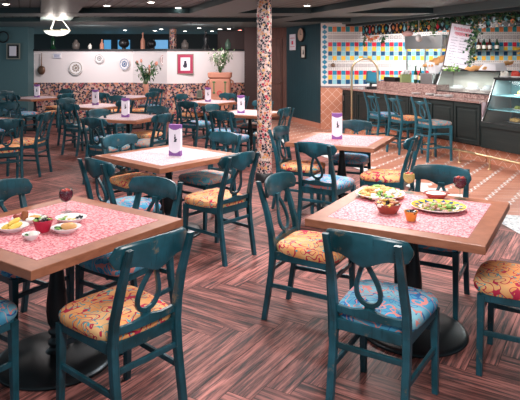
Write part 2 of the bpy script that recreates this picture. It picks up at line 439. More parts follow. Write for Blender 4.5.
# header running above the bar front
b = MB(); hp = Vector((2.02, 13.5, 0)); he = hp + BD*9.5
b.add([tuple(hp + Vector((0,0,2.42))), tuple(he + Vector((0,0,2.42))), tuple(he + BN*.25 + Vector((0,0,2.42))), tuple(hp + BN*.25 + Vector((0,0,2.42)))], [(0,3,2,1)], 1)
b.add([tuple(hp + Vector((0,0,2.42))), tuple(he + Vector((0,0,2.42))), tuple(he + Vector((0,0,2.6))), tuple(hp + Vector((0,0,2.6)))], [(0,1,2,3)], 1)
b.add([tuple(hp + BN*.25 + Vector((0,0,2.42))), tuple(he + BN*.25 + Vector((0,0,2.42))), tuple(he + BN*.25 + Vector((0,0,2.6))), tuple(hp + BN*.25 + Vector((0,0,2.6)))], [(3,2,1,0)], 1)
q = [hp - BN*.10, he - BN*.10, he, hp]
b.add([tuple(p + Vector((0,0,2.47))) for p in q], [(0,3,2,1)], 0)
b.add([tuple(p + Vector((0,0,2.47))) for p in q[:2]] + [tuple(p + Vector((0,0,2.6))) for p in (q[1], q[0])], [(0,1,2,3)], 0)
struct('trim_8', b, [M['soffit'], M['riser']])

# ------------------------------------------------------------------ walls
def wall(name, p0, p1, z0, z1, m, th=.08, bevel=0):
    """wall whose visible face runs from p0 to p1 (left to right), thickness goes away from the viewer"""
    p0 = Vector((*p0, 0)); p1 = Vector((*p1, 0)); d = p1-p0; L = d.length; a = math.atan2(d.y, d.x)
    b = MB(); b.b2(0, L, 0, th, z0, z1); o = struct(name, b, m, bevel)
    o.location = p0; o.rotation_euler = (0, 0, a); return o
def at(px, D): return ((px-260)*D/F, D)
A0, A1, A2, A3 = at(28, 15.6), at(133, 15.6), at(167, 14.95), at(245, 15.7)
for i, (p, q) in enumerate(((A0, A1), (A1, A2), (A2, A3))):
    wall('wall_back', p, q, 1.0, 1.865, M['white'], .25)
    wall('wall_back', (p[0], p[1]-.02), (q[0], q[1]-.02), 0, 1.0, M['mosaic'], .27)
    wall('trim_%d' % (9+i), (p[0], p[1]-.05), (q[0], q[1]-.05), 1.865, 1.915, M['black'], .42)
wall('wall_left', (-9.5, 15.2), at(28, 15.2), 0, 2.5, M['teal_wall'], .4)
b = MB(); b.b2(-6.72, -6.55, 15.9, 16.2, 0, 2.5); struct('trim_12', b, M['soffit'])
wall('wall_far', (-9.5, 20), (2, 20), 0, 2.5, M['dark'], .1)
b = MB(); b.b2(-.42, -.08, 15.4, 15.75, 0, 2.5); struct('wall_right', b, M['darkbrown'])
wall('wall_right', (.72, 15.5), (1.44, 13.62), .12, 2.5, M['teal_panel'], .2)
wall('baseboard_right', (.70, 15.46), (1.42, 13.58), 0, .12, M['terracotta'], .2)
# door and its frame at the back
wall('wall_right', (-.08, 15.9), (.16, 15.9), 0, 2.5, M['darkbrown'], .1)
b = MB(); b.b2(.12, .20, 15.55, 15.7, 0, 2.2); b.b2(.62, .74, 15.50, 15.7, 0, 2.5); b.b2(.12, .74, 15.55, 15.7, 2.2, 2.5)
struct('trim_13', b, M['doorwood'])
dr = MB(); dr.b2(.20, .62, 15.62, 15.67, 0.01, 2.2); dr.b2(.25,.57,15.60,15.63,.2,.95); dr.b2(.25,.57,15.60,15.63,1.1,2.05)
door = dr.build('door_1', M['doorwood'], bevel=.008); door['kind'] = 'structure'
hb = MB(); hb.tube([(.575,15.60,1.0),(.575,15.56,1.0),(.53,15.55,1.0)], .012); hb.build('door_handle', M['brass'], door)
wall('wall_far', (-1.3, 17.5), (1.0, 17.5), 0, 2.5, M['darkbrown'], .1)

# ---- the tiled wall behind the bar
TY = 13.5; TX0 = 1.44
b = MB(); b.b2(TX0, 8.0, TY, TY+.15, 1.02, 2.5); struct('wall_back', b, T['white'])
def tile_wall():
    b = MB(); names = list(T.keys()); ix = {k: i for i, k in enumerate(names)}
    y = TY - .006
    def q(x0, x1, z0, z1, k, dy=0, g=.004):
        b.add([(x0+g, y-dy, z0+g), (x1-g, y-dy, z0+g), (x1-g, y-dy, z1-g), (x0+g, y-dy, z1-g)], [(0,1,2,3)], ix[k])
    s = .1035; x0 = TX0 + .165; n = int((8.0-x0)/s)
    h = .108
    z = 1.06
    def row(z, a, c, hh=h):
        for i in range(n): q(x0+i*s, x0+(i+1)*s, z, z+hh, a if i % 2 == 0 else c)
    def patt(z):
        for i in range(n*2):
            for zz in (z+.012, z+.188): q(x0+i*s/2+.014, x0+i*s/2+.034, zz, zz+.020, 'grey', 0, 0)
        for i in range(n):
            c = x0+(i+.5)*s; q(c-.040, c+.040, z+.065, z+.145, 'grey', 0, 0); q(c-.026, c+.026, z+.079, z+.131, 'white', .001, 0); q(c-.010, c+.010, z+.095, z+.115, 'grey', .002, 0)
    row(z, 'navy', 'light'); row(z+h, 'yellow', 'light'); row(z+2*h, 'red', 'blue')
    patt(1.395)
    z = 1.62
    row(z, 'light', 'yellow'); row(z+h, 'navy', 'light'); row(z+2*h, 'yellow', 'light'); row(z+3*h, 'red', 'blue')
    patt(2.06); row(2.29, 'teal', 'orange', .13)
    for k in range(12):                               # diamonds in the border column
        zc = 1.11 + k*.118; xc = TX0+.085
        b.add([(xc-.066,y,zc),(xc,y,zc-.058),(xc+.066,y,zc),(xc,y,zc+.058)], [(0,1,2,3)], ix['blue'])
    for k in range(12):
        zc = 1.11 + k*.118; xc = 4.93
        q(xc-.08, xc+.08, zc-.06, zc+.06, 'white', .002, 0)
        b.add([(xc-.056,y-.004,zc),(xc,y-.004,zc-.058),(xc+.056,y-.004,zc),(xc,y-.004,zc+.058)], [(0,1,2,3)], ix['blue'])
    struct('wall_back', b, [T[k] for k in names])
tile_wall()
m = mat('terracotta_diagonal_tile', (.6,.3,.2), .4); t = NT(m)
v = t.coord('Object'); sx = t.n('ShaderNodeSeparateXYZ'); t.l(v, sx.inputs[0])
p_ = t.math('FRACT', t.math('DIVIDE', t.math('ADD', sx.outputs[0], sx.outputs[2]), .21)); q_ = t.math('FRACT', t.math('DIVIDE', t.math('ADD', t.math('SUBTRACT', sx.outputs[0], sx.outputs[2]), 9), .21))
g = t.math('MAXIMUM', t.math('LESS_THAN', p_, .05), t.math('LESS_THAN', q_, .05))
t.base(t.mix(g, (.56,.24,.15), (.80,.60,.52))); M['diag'] = m
b = MB(); b.b2(TX0, 8.0, TY, TY+.15, 0, .98); struct('wall_back', b, M['diag'])
b = MB(); b.b2(TX0, 8.0, TY-.015, TY+.15, .98, 1.02); struct('trim_14', b, T['grey'])
b = MB(); b.b2(7.0, 7.1, 4, 14, 0, 2.5); struct('wall_right', b, M['teal_wall'])

# ---- mosaic columns
b = MB(); b.lathe([(.10, 0.10), (.10, 2.5)], 32); co = b.build('mosaic_column', M['colmos'], loc=(.06, 7.85, 0))
tag(co, 'round floor-to-ceiling column clad in black, red and cream mosaic, mid room', 'column')
b = MB(); b.lathe([(.125, 0), (.125, .10), (.105, .12)], 32); b.build('base', M['black'], co)
b = MB(); b.lathe([(.10, 1.2), (.10, 2.5)], 24); co2 = b.build('mosaic_column', M['mosaic'], loc=((173-260)*16.4/F, 16.4, 0))
b = MB(); b.lathe([(.11, 0), (.11, 1.2)], 24); b.build('base', M['mosaic'], co2)
tag(co2, 'far mosaic column rising behind the white partition wall', 'column')

# ------------------------------------------------------------------ chairs
def yb(z):
    tb = [(0,-.275),(.15,-.25),(.30,-.225),(.44,-.21),(.55,-.222),(.68,-.255),(.80,-.295),(.92,-.335)]
    for (a, ya), (c, yc) in zip(tb, tb[1:]):
        if z <= c: return ya + (yc-ya)*(z-a)/(c-a)
    return tb[-1][1]
def make_seating(kind, label, cat, group, mw, seat_z=.455, off=0, top=.905):
    """off lifts seat and back for a bar stool"""
    root = thing(kind, label, cat, (0,0,0), 0, group)
    Y = lambda z: yb(max(0, z-off)) if z > off else yb(0)-.0
    for s in (-1, 1):                     # rear posts
        b = MB(); rings = []
        zs = [0, .15, .30, .44, .55, .68, .80, .885]
        zz = zs if not off else [0] + [z+off for z in zs[1:]]
        for i, z in enumerate(zz):
            w_ = .0185 if z < .8+off else .016; d_ = [.016,.017,.019,.022,.020,.018,.016,.013][i]
            x = s*(.178 - .006*(z > .6+off)); y = Y(z) if not (off and i == 0) else -.27
            rings.append([(x-w_, y-d_, z), (x+w_, y-d_, z), (x+w_, y+d_, z), (x-w_, y+d_, z)])
        b.loft(rings, smooth=False); b.build('leg', mw, root, bevel=.006)
    for s in (-1, 1):                     # front legs
        b = MB(); rings = []
        for z, w_ in ((0, .0155), (.25, .0175), (seat_z-.02, .021)):
            x = s*.192; y = .185 + .012*(1-z/seat_z)
            rings.append([(x-w_, y-w_, z), (x+w_, y-w_, z), (x+w_, y+w_, z), (x-w_, y+w_, z)])
        b.loft(rings, smooth=False); b.build('leg', mw, root, bevel=.004)
    sz = seat_z
    b = MB()                              # seat frame: four aprons
    b.box((0, -.205, sz-.028), (.34, .022, .055)); b.box((0, .185, sz-.028), (.375, .022, .055))
    for s in (-1, 1):
        a = math.atan2(.018, .39); b.box((s*.185, -.008, sz-.028), (.022, .385, .055), -s*a)
    b.build('seat_frame', mw, root, bevel=.004)
    b = MB(); rings = []                  # cushion
    N = 28
    for k, (sc, z) in enumerate([(.97,sz-.014),(1.0,sz-.004),(1.02,sz+.016),(1.0,sz+.032),(.94,sz+.044),(.75,sz+.053),(.45,sz+.058),(.12,sz+.059)]):
        ring = []
        for j in range(N):
            a = 2*PI*j/N; ex = 5
            cx = abs(math.cos(a))**(2/ex)*math.copysign(1, math.cos(a)); cy = abs(math.sin(a))**(2/ex)*math.copysign(1, math.sin(a))
            yy = cy*.220*sc; xx = cx*(.206 + .018*cy)*sc
            ring.append((xx, yy+.008 + (.012*(1-cx*cx) if cy > .5 else 0), z))
        rings.append(ring)
    b.loft(rings); cu = b.build('seat_cushion', M['orange'], root)
    b = MB(); rings = []; NX = 22         # top rail (curved yoke with rounded ends)
    for i in range(NX+1):
        x = -.215 + .430*i/NX; a = abs(x)
        e = max(0, (a-.184)/.0315); e = min(1, e); shr = math.sqrt(max(0.02, 1-e*e))
        tz = top - .018*(a/.2)**2
        bz = .792 if a > .15 else (.792 - .042*(.5+.5*math.cos(PI*a/.15)) + .010*math.sin(PI*a/.15))
        bz += off - .004*(a/.2)
        c_ = (tz+bz)/2; h = (tz-bz)/2*shr
        y = Y(c_) + .018 + .052*(a/.215)**2 ; th = .012*min(1, shr+.3); dy = .010*h/.05
        rings.append([(x, y-th-dy*0, c_-h), (x, y-th-dy, c_+h*.8), (x, y-th*.4-dy, c_+h), (x, y+th*.6-dy, c_+h), (x, y+th-dy, c_+h*.8), (x, y+th, c_-h)])
    b.loft(rings, smooth=True); b.build('top_rail', mw, root, bevel=.003)
    b = MB(); K = 28; rings = []          # teardrop splat
    zt, zb_ = .765+off, .548+off
    for k in range(K):
        a = 2*PI*k/K
        zc = (zt+zb_)/2 + (zt-zb_)/2*math.cos(a)
        f = (1-math.cos(a))/2
        hw = .066*math.sin(a)*(.30 + .95*f) if True else 0
        tx = .066*math.cos(a); wd = .0105
        p = Vector((hw, 0, zc))
        a2 = a+.01; zc2 = (zt+zb_)/2 + (zt-zb_)/2*math.cos(a2); hw2 = .066*math.sin(a2)*(.30+.95*(1-math.cos(a2))/2)
        tg = Vector((hw2-hw, 0, zc2-zc)).normalized(); nn = Vector((tg.z, 0, -tg.x))
        y = Y(zc) + .012
        q0 = p - nn*wd; q1 = p + nn*wd
        rings.append([(q0.x, y-.009, q0.z), (q1.x, y-.009, q1.z), (q1.x, y+.009, q1.z), (q0.x, y+.009, q0.z)])
    b.loft(rings, closed=True, smooth=False)
    b.box((0, Y(.53+off)+.012, .540+off), (.05, .018, .036)); b.box((0, Y(.76+off)+.014, .765+off), (.05, .018, .03))
    b.build('back_splat', mw, root, bevel=.003)
    b = MB(); rings = []                  # lower back rail
    for i in range(13):
        x = -.168 + .336*i/12; y = Y(.50+off) + .006 - .012*(1-(x/.168)**2); t_ = .535 - .016*min(1, abs(x)/.08)
        rings.append([(x, y-.010, .485+off), (x, y-.010, t_+off), (x, y+.012, t_+off), (x, y+.012, .485+off)])
    b.loft(rings, smooth=False); b.build('lower_back_rail', mw, root, bevel=.003)
    def st(p, q, r=.011):
        b = MB(); p = Vector(p); q = Vector(q); d = q-p; L = d.length; a = math.atan2(d.y, d.x)
        b.box((0,0,0), (L, r*1.6, r*2.4), 0, 0, Matrix.Translation((p+q)/2) @ Matrix.Rotation(a, 4, 'Z')); b.build('stretcher', mw, root, bevel=.003)
    if not off:
        st((-.178, Y(.33)+.0, .33), (.178, Y(.33), .33)); st((-.188, .19, .33), (.188, .19, .33))
        st((-.178, Y(.23), .23), (-.192, .19, .23)); st((.178, Y(.23), .23), (.192, .19, .23))
    else:
        for z in (.20, .42):
            st((-.178, -.25, z), (.178, -.25, z)) if z < .3 else st((-.178, -.225, z), (.178, -.225, z))
            st((-.188, .19, z), (.188, .19, z))
            st((-.178, -.245, z+.03), (-.192, .19, z+.03)); st((.178, -.245, z+.03), (.192, .19, z+.03))
    return root
CH = make_seating('dining_chair', 'x', 'chair', 'teal dining chairs', M['chair'])
cush_src = [c for c in CH.children if c.name.startswith('seat_cushion')][0].data
CUSH = {}
for k in ('orange', 'blue', 'mixed'):
    me = cush_src.copy(); me.materials.clear(); me.materials.append(M[k]); CUSH[k] = me
first = [True]
def chair(x, y, deg, kind, label):
    o = CH if first[0] else copy_tree(CH); first[0] = False
    o.location = (x, y, 0); o.rotation_euler = (0, 0, R(deg-90)); o['label'] = label
    for c in o.children:
        if c.name.startswith('seat_cushion'): c.data = CUSH[kind]
    return o
O, B, X = 'orange', 'blue', 'mixed'
CHAIRS = [
 (.62, 2.83, 58, B, 'teardrop-backed chair with blue patterned seat, nearest at the right front table'),
 (.355, 3.74, -29, O, 'teal chair with orange swirl seat at left side of right front table'),
 (1.195, 3.96, -120, B, 'teal chair behind the right front table, its rounded back between the two sangria glasses'),
 (1.44, 3.13, 150, O, 'orange-seated chair cut off by the right edge, at the right front table'),
 (-.68, 2.75, 139, O, 'large teal chair with orange scroll seat, nearest at the left front table'),
 (-1.45, 2.70, 56, B, 'blue-seated chair at bottom left corner, beside the left front table'),
 (-.84, 3.55, -124, B, 'blue-seated worn chair tucked under far right side of the left front table'),
 (-1.45, 3.52, -34, B, 'chair behind left front table at the left edge, only its rounded top showing'),
 (-.374, 4.967, 139, O, 'teal chair with orange red seat standing in open floor at centre, side-on'),
 (-.55, 5.87, -132, X, 'chair with worn brown top rail at far right side of table with nearest card'),
 (-1.10, 4.70, 46, B, 'teal chair with blue pink seat just behind the far edge of left front table'),
 (-1.255, 5.73, -42, O, 'orange-seated chair at far left side of the middle table with the purple card'),
 (.66, 5.61, 57, B, 'bright blue-lit chair seen from behind, near side of pink table right of the column'),
 (.47, 6.46, -25, O, 'orange-seated chair at left side of pink table right of column'),
 (1.10, 6.97, -115, B, 'chair on far side of pink table, pale blue rounded back beside the card'),
 (1.31, 5.92, 150, O, 'chair seen edge-on with orange cream seat, between pink table and bar stools'),
 (-1.60, 8.20, 150, X, 'side-on chair at right end of white table behind the nearest card table'),
 (-1.80, 9.10, -120, O, 'pale blue topped chair at far right corner of white card table, left centre'),
 (-2.06, 7.79, 60, X, 'dark chair seen from behind at near left side of white card table'),
 (-2.26, 8.64, -30, B, 'dark chair at left end of white card table, left centre'),
 (-3.41, 7.63, 122, O, 'big dark chair back at the left edge of view, in front of half-hidden table'),
 (-3.38, 8.32, 175, O, 'dark side-on chair with orange seat right of the chair at the left edge'),
 (-4.50, 9.80, -110, B, 'dark chair beyond the half-hidden table at the left edge'),
 (-5.15, 12.45, 60, B, 'far chair with blue seat on near side of table by teal wall'),
 (-4.50, 12.70, 150, O, 'far chair with orange seat right of table by teal wall'),
 (-4.95, 14.0, -120, O, 'far chair between table by teal wall and mosaic dado'),
 (-5.80, 13.45, -30, B, 'far chair left of the table by the teal wall'),
 (-3.15, 10.1, 60, X, 'tall dark chair backing the aisle, left of second white card table'),
 (-3.55, 11.0, -30, X, 'dark chair at left end of second white card table'),
 (-2.75, 10.8, 150, B, 'dark chair at right of second white card table, below mosaic dado'),
 (-3.10, 11.65, -120, B, 'dark chair behind second white card table near plate wall'),
 (-2.70, 13.25, 150, O, 'dark chair with orange seat right of table with the flower vase'),
 (-3.42, 13.1, 60, O, 'dark chair on near left of table with the flower vase'),
 (-2.78, 14.35, -120, B, 'blue topped chair behind the vase table against the mosaic dado'),
 (-1.48, 12.25, -30, O, 'dark chair left of table in front of the terracotta planter'),
 (-1.18, 10.60, 60, B, 'dark teardrop-back chair facing the table before the terracotta planter'),
 (-.85, 12.45, -120, O, 'teal chair right in front of the terracotta planter'),
 (-.60, 11.85, 150, X, 'teal chair right of planter table, behind card near the column'),
 (-.60, 9.55, -30, B, 'teal chair with light blue post, left end of table left of the column'),
 (-.44, 8.75, 60, B, 'teal chair with pale blue seat, near side of table left of column'),
 (.17, 9.15, 150, X, 'chair just right of mosaic column, facing left'),
 (-.08, 10.32, -120, X, 'chair hidden partly behind the mosaic column'),
]
for c in CHAIRS: chair(*c)
ST = make_seating('bar_stool', 'x', 'bar stool', 'bar stools along the granite counter', M['stool'], .60, .16, .975)
bsrc = [c for c in ST.children if c.name.startswith('seat_cushion')][0]
for i, (s, k, lab) in enumerate(((0, 'mixed', 'blue bar stool with blue and sand seat, rightmost and nearest of three'), (.75, 'orange', 'middle blue bar stool with orange seat'), (1.43, 'blue', 'leftmost bar stool with bright blue seat, farthest along counter'))):
    o = ST if i == 0 else copy_tree(ST)
    p = Vector((2.87, 9.45, 0)) - BD*s
    o.location = p; o.rotation_euler = (0, 0, math.atan2(BN.y, BN.x)-PI/2); o['label'] = lab
    for c in o.children:
        if c.name.startswith('seat_cushion'):
            me = bsrc.data.copy() if i == 0 else c.data.copy(); me.materials.clear(); me.materials.append(M[k]); c.data = me

# ------------------------------------------------------------------ tables
def make_table(top, S=1.0, bw=.10):
    root = thing('dining_table', 'x', 'table', group='square pedestal tables')
    h = S/2; i = h-bw; b = MB()
    z0, z1 = .705, .75
    for k in range(4):
        Mk = Matrix.Rotation(k*PI/2, 4, 'Z')
        vs = [(-h,-h,z0),(h,-h,z0),(i,-i,z0),(-i,-i,z0),(-h,-h,z1),(h,-h,z1),(i,-i,z1),(-i,-i,z1)]
        b.add(vs, [(0,3,2,1),(4,5,6,7),(0,1,5,4),(2,3,7,6)], 0, False, Mk)
    b.build('border', M['tabwood'], root, bevel=.004)
    b = MB(); b.b2(-i, i, -i, i, z0+.005, z1+.0006); b.build('inlay', top, root)
    b = MB(); b.box((0,0,.69), (.5,.07,.028)); b.box((0,0,.69), (.07,.5,.029))
    b.lathe([(.045,.676),(.05,.66),(.032,.645),(.030,.60),(.034,.52),(.045,.42),(.056,.33),(.058,.27),(.050,.21),(.034,.175),(.046,.165),(.046,.15),(.034,.14),(.034,.12),(.048,.11),(.048,.09),(.036,.08),(.045,.06),(.07,.04)], 24)
    b.build('pedestal', M['iron'], root)
    b = MB(); b.lathe([(.325,0),(.33,.008),(.325,.018),(.30,.026),(.12,.040),(.05,.048)], 48); b.build('base', M['iron'], root)
    return root
TB = {k: make_table(M[k]) for k in ('pinktop', 'paletop_lit')}
used = {}
def table(x, y, deg, k, label, sc=1):
    o = copy_tree(TB[k]) if used.get(k) else TB[k]; used[k] = True
    o.location = (x, y, 0); o.rotation_euler = (0, 0, R(deg)); o['label'] = label; o['group'] = 'square pedestal tables'
    return o
TABLES = [
 (-1.147, 3.23, -34.3, 'pinktop', 'pink inlaid square table at front left holding small tapas dishes'),
 (.947, 3.55, -30, 'pinktop', 'pink inlaid square table at front right holding platters and two sangrias'),
 (-.889, 5.56, -42, 'paletop_lit', 'pale-lit inlaid table with the nearest purple and white card'),
 (.944, 6.60, -25, 'pinktop', 'pink inlaid table right of the mosaic column with one card'),
 (-2.10, 9.10, -22, 'paletop_lit', 'pale-lit table with card, left centre, directly behind the nearest card table'),
 (-3.19, 11.2, -30, 'paletop_lit', 'pale-lit card table in second row from the plate wall'),
 (-5.27, 13.4, -30, 'paletop_lit', 'pale-lit card table farthest left by the teal wall'),
 (-4.30, 8.60, -30, 'paletop_lit', 'bare table cut off by the left edge of the view'),
 (-3.10, 13.76, -30, 'paletop_lit', 'pale-lit table against the dado carrying a vase of flowers'),
 (-1.02, 12.2, -35, 'paletop_lit', 'pale-lit card table in front of the terracotta planter'),
 (-.17, 9.80, -30, 'paletop_lit', 'pale-lit card table immediately left of the mosaic column'),
]
for t_ in TABLES: table(*t_)

# ---- purple and white table cards
def make_card():
    root = thing('table_card', 'x', 'table card', group='purple and white table cards')
    W_, D_, H_ = .118, .05, .30; b = MB(); N = 12
    for sgn in (-1, 1):
        y = sgn*D_/2
        for i in range(N):
            xa, xb = -W_/2+W_*i/N, -W_/2+W_*(i+1)/N
            za, zb2 = [.055 - .028*math.sin(PI*(q+W_/2)/W_) for q in (xa, xb)]
            ta, tb2 = [H_-.030-.022*math.sin(PI*(q+W_/2)/W_) for q in (xa, xb)]
            for (p, q, r, s_, m_) in ((0,0,zb2,za,1), (za,zb2,tb2,ta,0), (ta,tb2,H_,H_,1)):
                vs = [(xa,y,p),(xb,y,q),(xb,y,r),(xa,y,s_)]
                b.add(vs, [(0,1,2,3)] if sgn < 0 else [(3,2,1,0)], m_)
    for sgn in (-1, 1):
        x = sgn*W_/2
        for z0, z1, m_ in ((0,.05,1),(.05,.26,0),(.26,H_,1)):
            b.add([(x,-D_/2,z0),(x,D_/2,z0),(x,D_/2,z1),(x,-D_/2,z1)], [(0,1,2,3)], m_)
    b.add([(-W_/2,-D_/2,H_),(W_/2,-D_/2,H_),(W_/2,D_/2,H_),(-W_/2,D_/2,H_)], [(0,1,2,3)], 1)
    b.build('card_body', [M['card'], M['purple']], root)
    b = MB(); y = -D_/2-.001                 # small dark figure emblem
    for pts in ([(-.008,.135),(.020,.135),(.014,.150),(.018,.165),(.004,.160),(-.004,.148)], [(-.004,.160),(.010,.158),(.013,.182),(.004,.192),(-.004,.182)], [(-.001,.192),(.008,.192),(.010,.203),(.003,.208),(-.002,.202)], [(.018,.14),(.026,.165),(.016,.165)]):
        n = len(pts); b.add([(x, y, z) for x, z in pts] + [(x, y-.001, z) for x, z in pts], [tuple(range(n, 2*n))] + [(i,(i+1)%n,n+(i+1)%n,n+i) for i in range(n)])
    b.build('emblem', M['ink'], root)
    return root
CD = make_card(); f2 = True
for px, py, a, lab in ((175.5,155.5,-12,'purple and white card on nearest pale table'), (337,139,-6,'purple and white card on pink table right of column'),
        (125.5,117,-8,'purple and white card on left centre table behind the nearest card'), (95.5,104.8,-5,'card on second row table below the smallest wall plate'),
        (37,97.3,-5,'leftmost card, on the table by teal wall'), (208,101.6,-10,'card beside the terracotta planter'), (241,113,-8,'card on the table immediately left of mosaic column')):
    o = CD if f2 else copy_tree(CD); f2 = False
    p = P(px, py, .7507); o.location = p; o.rotation_euler = (0,0,R(a)); o['label'] = lab

# ------------------------------------------------------------------ bar
bar = thing('bar_counter', 'dark green panelled bar with pink granite top along the tiled wall', 'bar counter', LB(0,0), BA)
b = MB(); b.b2(.15, 4.5, 0, .62, .955, 1.0); b.build('countertop', M['granite'], bar, bevel=.006)
b = MB(); b.b2(.17, 4.5, .05, .60, .26, .953); b.build('cabinet_body', M['barwood'], bar)
for i in range(7):                           # framed panels on the front
    b = MB(); x0 = .19 + i*.615; x1 = x0+.595
    for a_, b_, c_, d_ in ((x0, x0+.05, .28, .93), (x1-.05, x1, .28, .93), (x0+.05, x1-.05, .28, .34), (x0+.05, x1-.05, .87, .93)): b.b2(a_, b_, .03, .05, c_, d_)
    b.b2(x0+.09, x1-.09, .04, .05, .38, .83); b.build('front_panel', M['barwood'], bar, bevel=.003)
b = MB(); b.b2(.24, .27, .018, .03, .7, .82); b.build('door_pull', M['chrome'], bar)
b = MB(); b.b2(.17, 4.5, .14, .58, 0, .26); b.build('plinth', M['diag'], bar)
b = MB(); b.b2(1.25, 3.15, .25, .56, 1.0, 1.19); b.build('raised_ledge', M['granite'], bar, bevel=.006)
case = thing('display_cabinet', 'glass-fronted refrigerated display cabinet with shelves of food, right end of bar', 'display cabinet', LB(4.52,0), BA)
b = MB(); b.b2(0, 2.4, .03, .75, .26, .60); b.b2(0, 2.4, 0, .75, .60, .66)
b.build('cabinet_base', M['barwood'], case)
b = MB(); b.b2(0, 2.4, .14, .7, 0, .26); b.build('plinth', M['diag'], case)
b = MB(); b.add([(.0,.02,.66),(.0,.62,.66),(.0,.62,1.34),(.0,.30,1.34),(.03,.02,.66),(.03,.62,.66),(.03,.62,1.34),(.03,.30,1.34)], [(0,3,2,1),(4,5,6,7),(0,1,5,4),(1,2,6,5),(2,3,7,6),(3,0,4,7)])
b.build('side_panel', M['chrome'], case, bevel=.004)
b = MB(); b.tube([(.03,.02,.66),(.03,.30,1.34)], .012, 6); b.tube([(.03,.30,1.34),(2.4,.30,1.34)], .014, 6); b.tube([(0,.02,.665),(2.4,.02,.665)], .012, 6); b.build('metal_frame', M['black'], case)
b = MB(); b.add([(.04,.03,.67),(2.38,.03,.67),(2.38,.305,1.33),(.04,.305,1.33)], [(0,1,2,3)]); b.build('front_glass', M['pane'], case)
b = MB(); b.b2(.03, 2.4, .62, .65, .66, 1.34); b.build('back_panel', M['teal_wall'], case)
for k, z in enumerate((.86, 1.08)):
    b = MB(); b.b2(.05, 2.36, .14+.08*k, .60, z, z+.010); b.build('glass_shelf', T['light'], case)
b = MB(); b.b2(0, 2.4, .28, .66, 1.34, 1.37); b.build('top_shelf', M['black'], case)
for x_ in (.35, .8, 1.25, 1.7):
    b = MB(); b.b2(x_, x_+.07, .57, .62, .67, 1.33); b.build('shelf_upright', M['offwhite'], case)
area_in = area(LB(5.6, .42, 1.32), .5, 26, (.95,1,1), name='case_light')
area(tuple(LB(5.0, .40, 1.32)), .4, 6, (.95,1,1), name='case_light')
area(tuple(LB(3.9,.36,1.43)), .25, .5, (.95,1,1), name='case_light')
area((2.6, 8.9, 2.42), .15, 3, (1,.97,.97), (R(58), 0, R(-35)), name='menu_fill', spread=60)  # added lamp without a fitting, brightens the menu board
pn = MB(); pn.b2(4.501, 4.515, .05, .60, .62, .97)
o = pn.build('side_panel', M['pinkpanel'], bar)
def at_bar(name, mb, m, label, cat, t, n, z, rz=0, group=None, bevel=0):
    o = mb.build(name, m, loc=LB(t,n,z), rz=BA+rz, bevel=bevel); return tag(o, label, cat, group)
# food inside and on the display cabinet
rnd = random.Random(3)
def food_tray(t, n, z, m, label, name='food_tray', w=.34, cat='food tray', seed=1, piles=12, plate='offwhite', sc=1):
    root = thing(name, label, cat, LB(t,n,z), BA); root.scale = (sc, sc, 1 if sc == 1 else 1.3)
    b = MB(); b.lathe([(.10,0),(.17,.006),(.19,.022),(.18,.020),(.16,.008),(.02,.007)], 20, sx=1, sy=.55); b.build('platter', M[plate], root)
    r_ = random.Random(seed); b = MB()
    for i in range(piles):
        b.blob((r_.uniform(-.11,.11), r_.uniform(-.05,.05), .03+r_.uniform(0,.03)), (.042,.034,.030), i+seed)
    b.build('food', M[m], root); return root
food_tray(4.93,.36,.67,'bread2','tray of golden bread on the cabinet floor, left', seed=2)
food_tray(5.40,.36,.67,'red','tray of red meat on the cabinet floor', seed=3)
food_tray(5.00,.40,.871,'olivegreen','small green dish on the lower glass shelf', seed=4, piles=6)
food_tray(5.42,.40,.871,'cream','pale cheese plate on the lower glass shelf', seed=5)
food_tray(5.0,.44,1.091,'yellow','yellow fruit dish on upper glass shelf', seed=6, piles=5)
food_tray(5.5,.44,1.091,'red','red dish on upper glass shelf', seed=7)
food_tray(4.60,.44,1.371,sc=.6,m='cream',label='white folded napkins platter on top of display cabinet', seed=8)
food_tray(4.83,.44,1.371,sc=.62,m='red',label='platter of red peppers on top of display cabinet', seed=9, piles=34)
food_tray(5.07,.44,1.371,sc=.62,m='bread',label='platter of orange seafood on top of display cabinet', seed=10, piles=34)
# glass salad case on the counter
deli = thing('salad_case', 'slant-glass steel salad case standing on the granite counter under the menu', 'salad case', LB(3.10,.27,1.0), BA)
b = MB(); b.b2(0, 1.42, 0.01, .45, .0, .10, 1); b.build('steel_base', [M['chrome'], M['granite']], deli, bevel=.004); b = MB(); b.b2(.02,1.40,.42,.45,.07,.45); b.build('back_panel', M['label'], deli)
for x_ in (0, 1.40):
    b = MB(); b.add([(x_,0,.09),(x_,.43,.09),(x_,.43,.46),(x_,.16,.46),(x_+.02,0,.09),(x_+.02,.43,.09),(x_+.02,.43,.46),(x_+.02,.16,.46)], [(0,3,2,1),(4,5,6,7),(0,1,5,4),(1,2,6,5),(2,3,7,6),(3,0,4,7)])
    b.build('end_panel', M['chrome'] if x_ == 0 else M['pane'], deli)
b = MB(); b.add([(.02,.005,.10),(1.40,.005,.10),(1.40,.165,.455),(.02,.165,.455)], [(0,1,2,3)]); b.build('front_glass', M['pane'], deli)
b = MB(); b.tube([(.0,.16,.46),(1.42,.16,.46)], .012, 6); b.tube([(1.42,0,.09),(1.42,.16,.46)], .012, 6); b.tube([(.0,0,.09),(1.42,0,.09)], .010, 6); b.b2(0,1.42,.15,.45,.455,.475); b.build('metal_frame', M['black'], deli)
for i, (x_, w_) in enumerate(((.35,.5),(.75,.9),(1.1,1.0))):
    b = MB(); b.lathe([(.05,0),(.12,.03),(.145,.06),(.14,.06),(.11,.035),(.01,.012)], 20); b.blob((0,0,.07), (.09,.09,.055*w_), i, .12, 1, 10)
    at_bar('salad_bowl', b, [M['offwhite'], M['cloth']], ('bowl of pale salad at left in the salad case','bowl of white salad, middle of the salad case','bowl of white salad, right in the salad case')[i], 'salad bowl', 3.10+x_, .27+.22, 1.101)
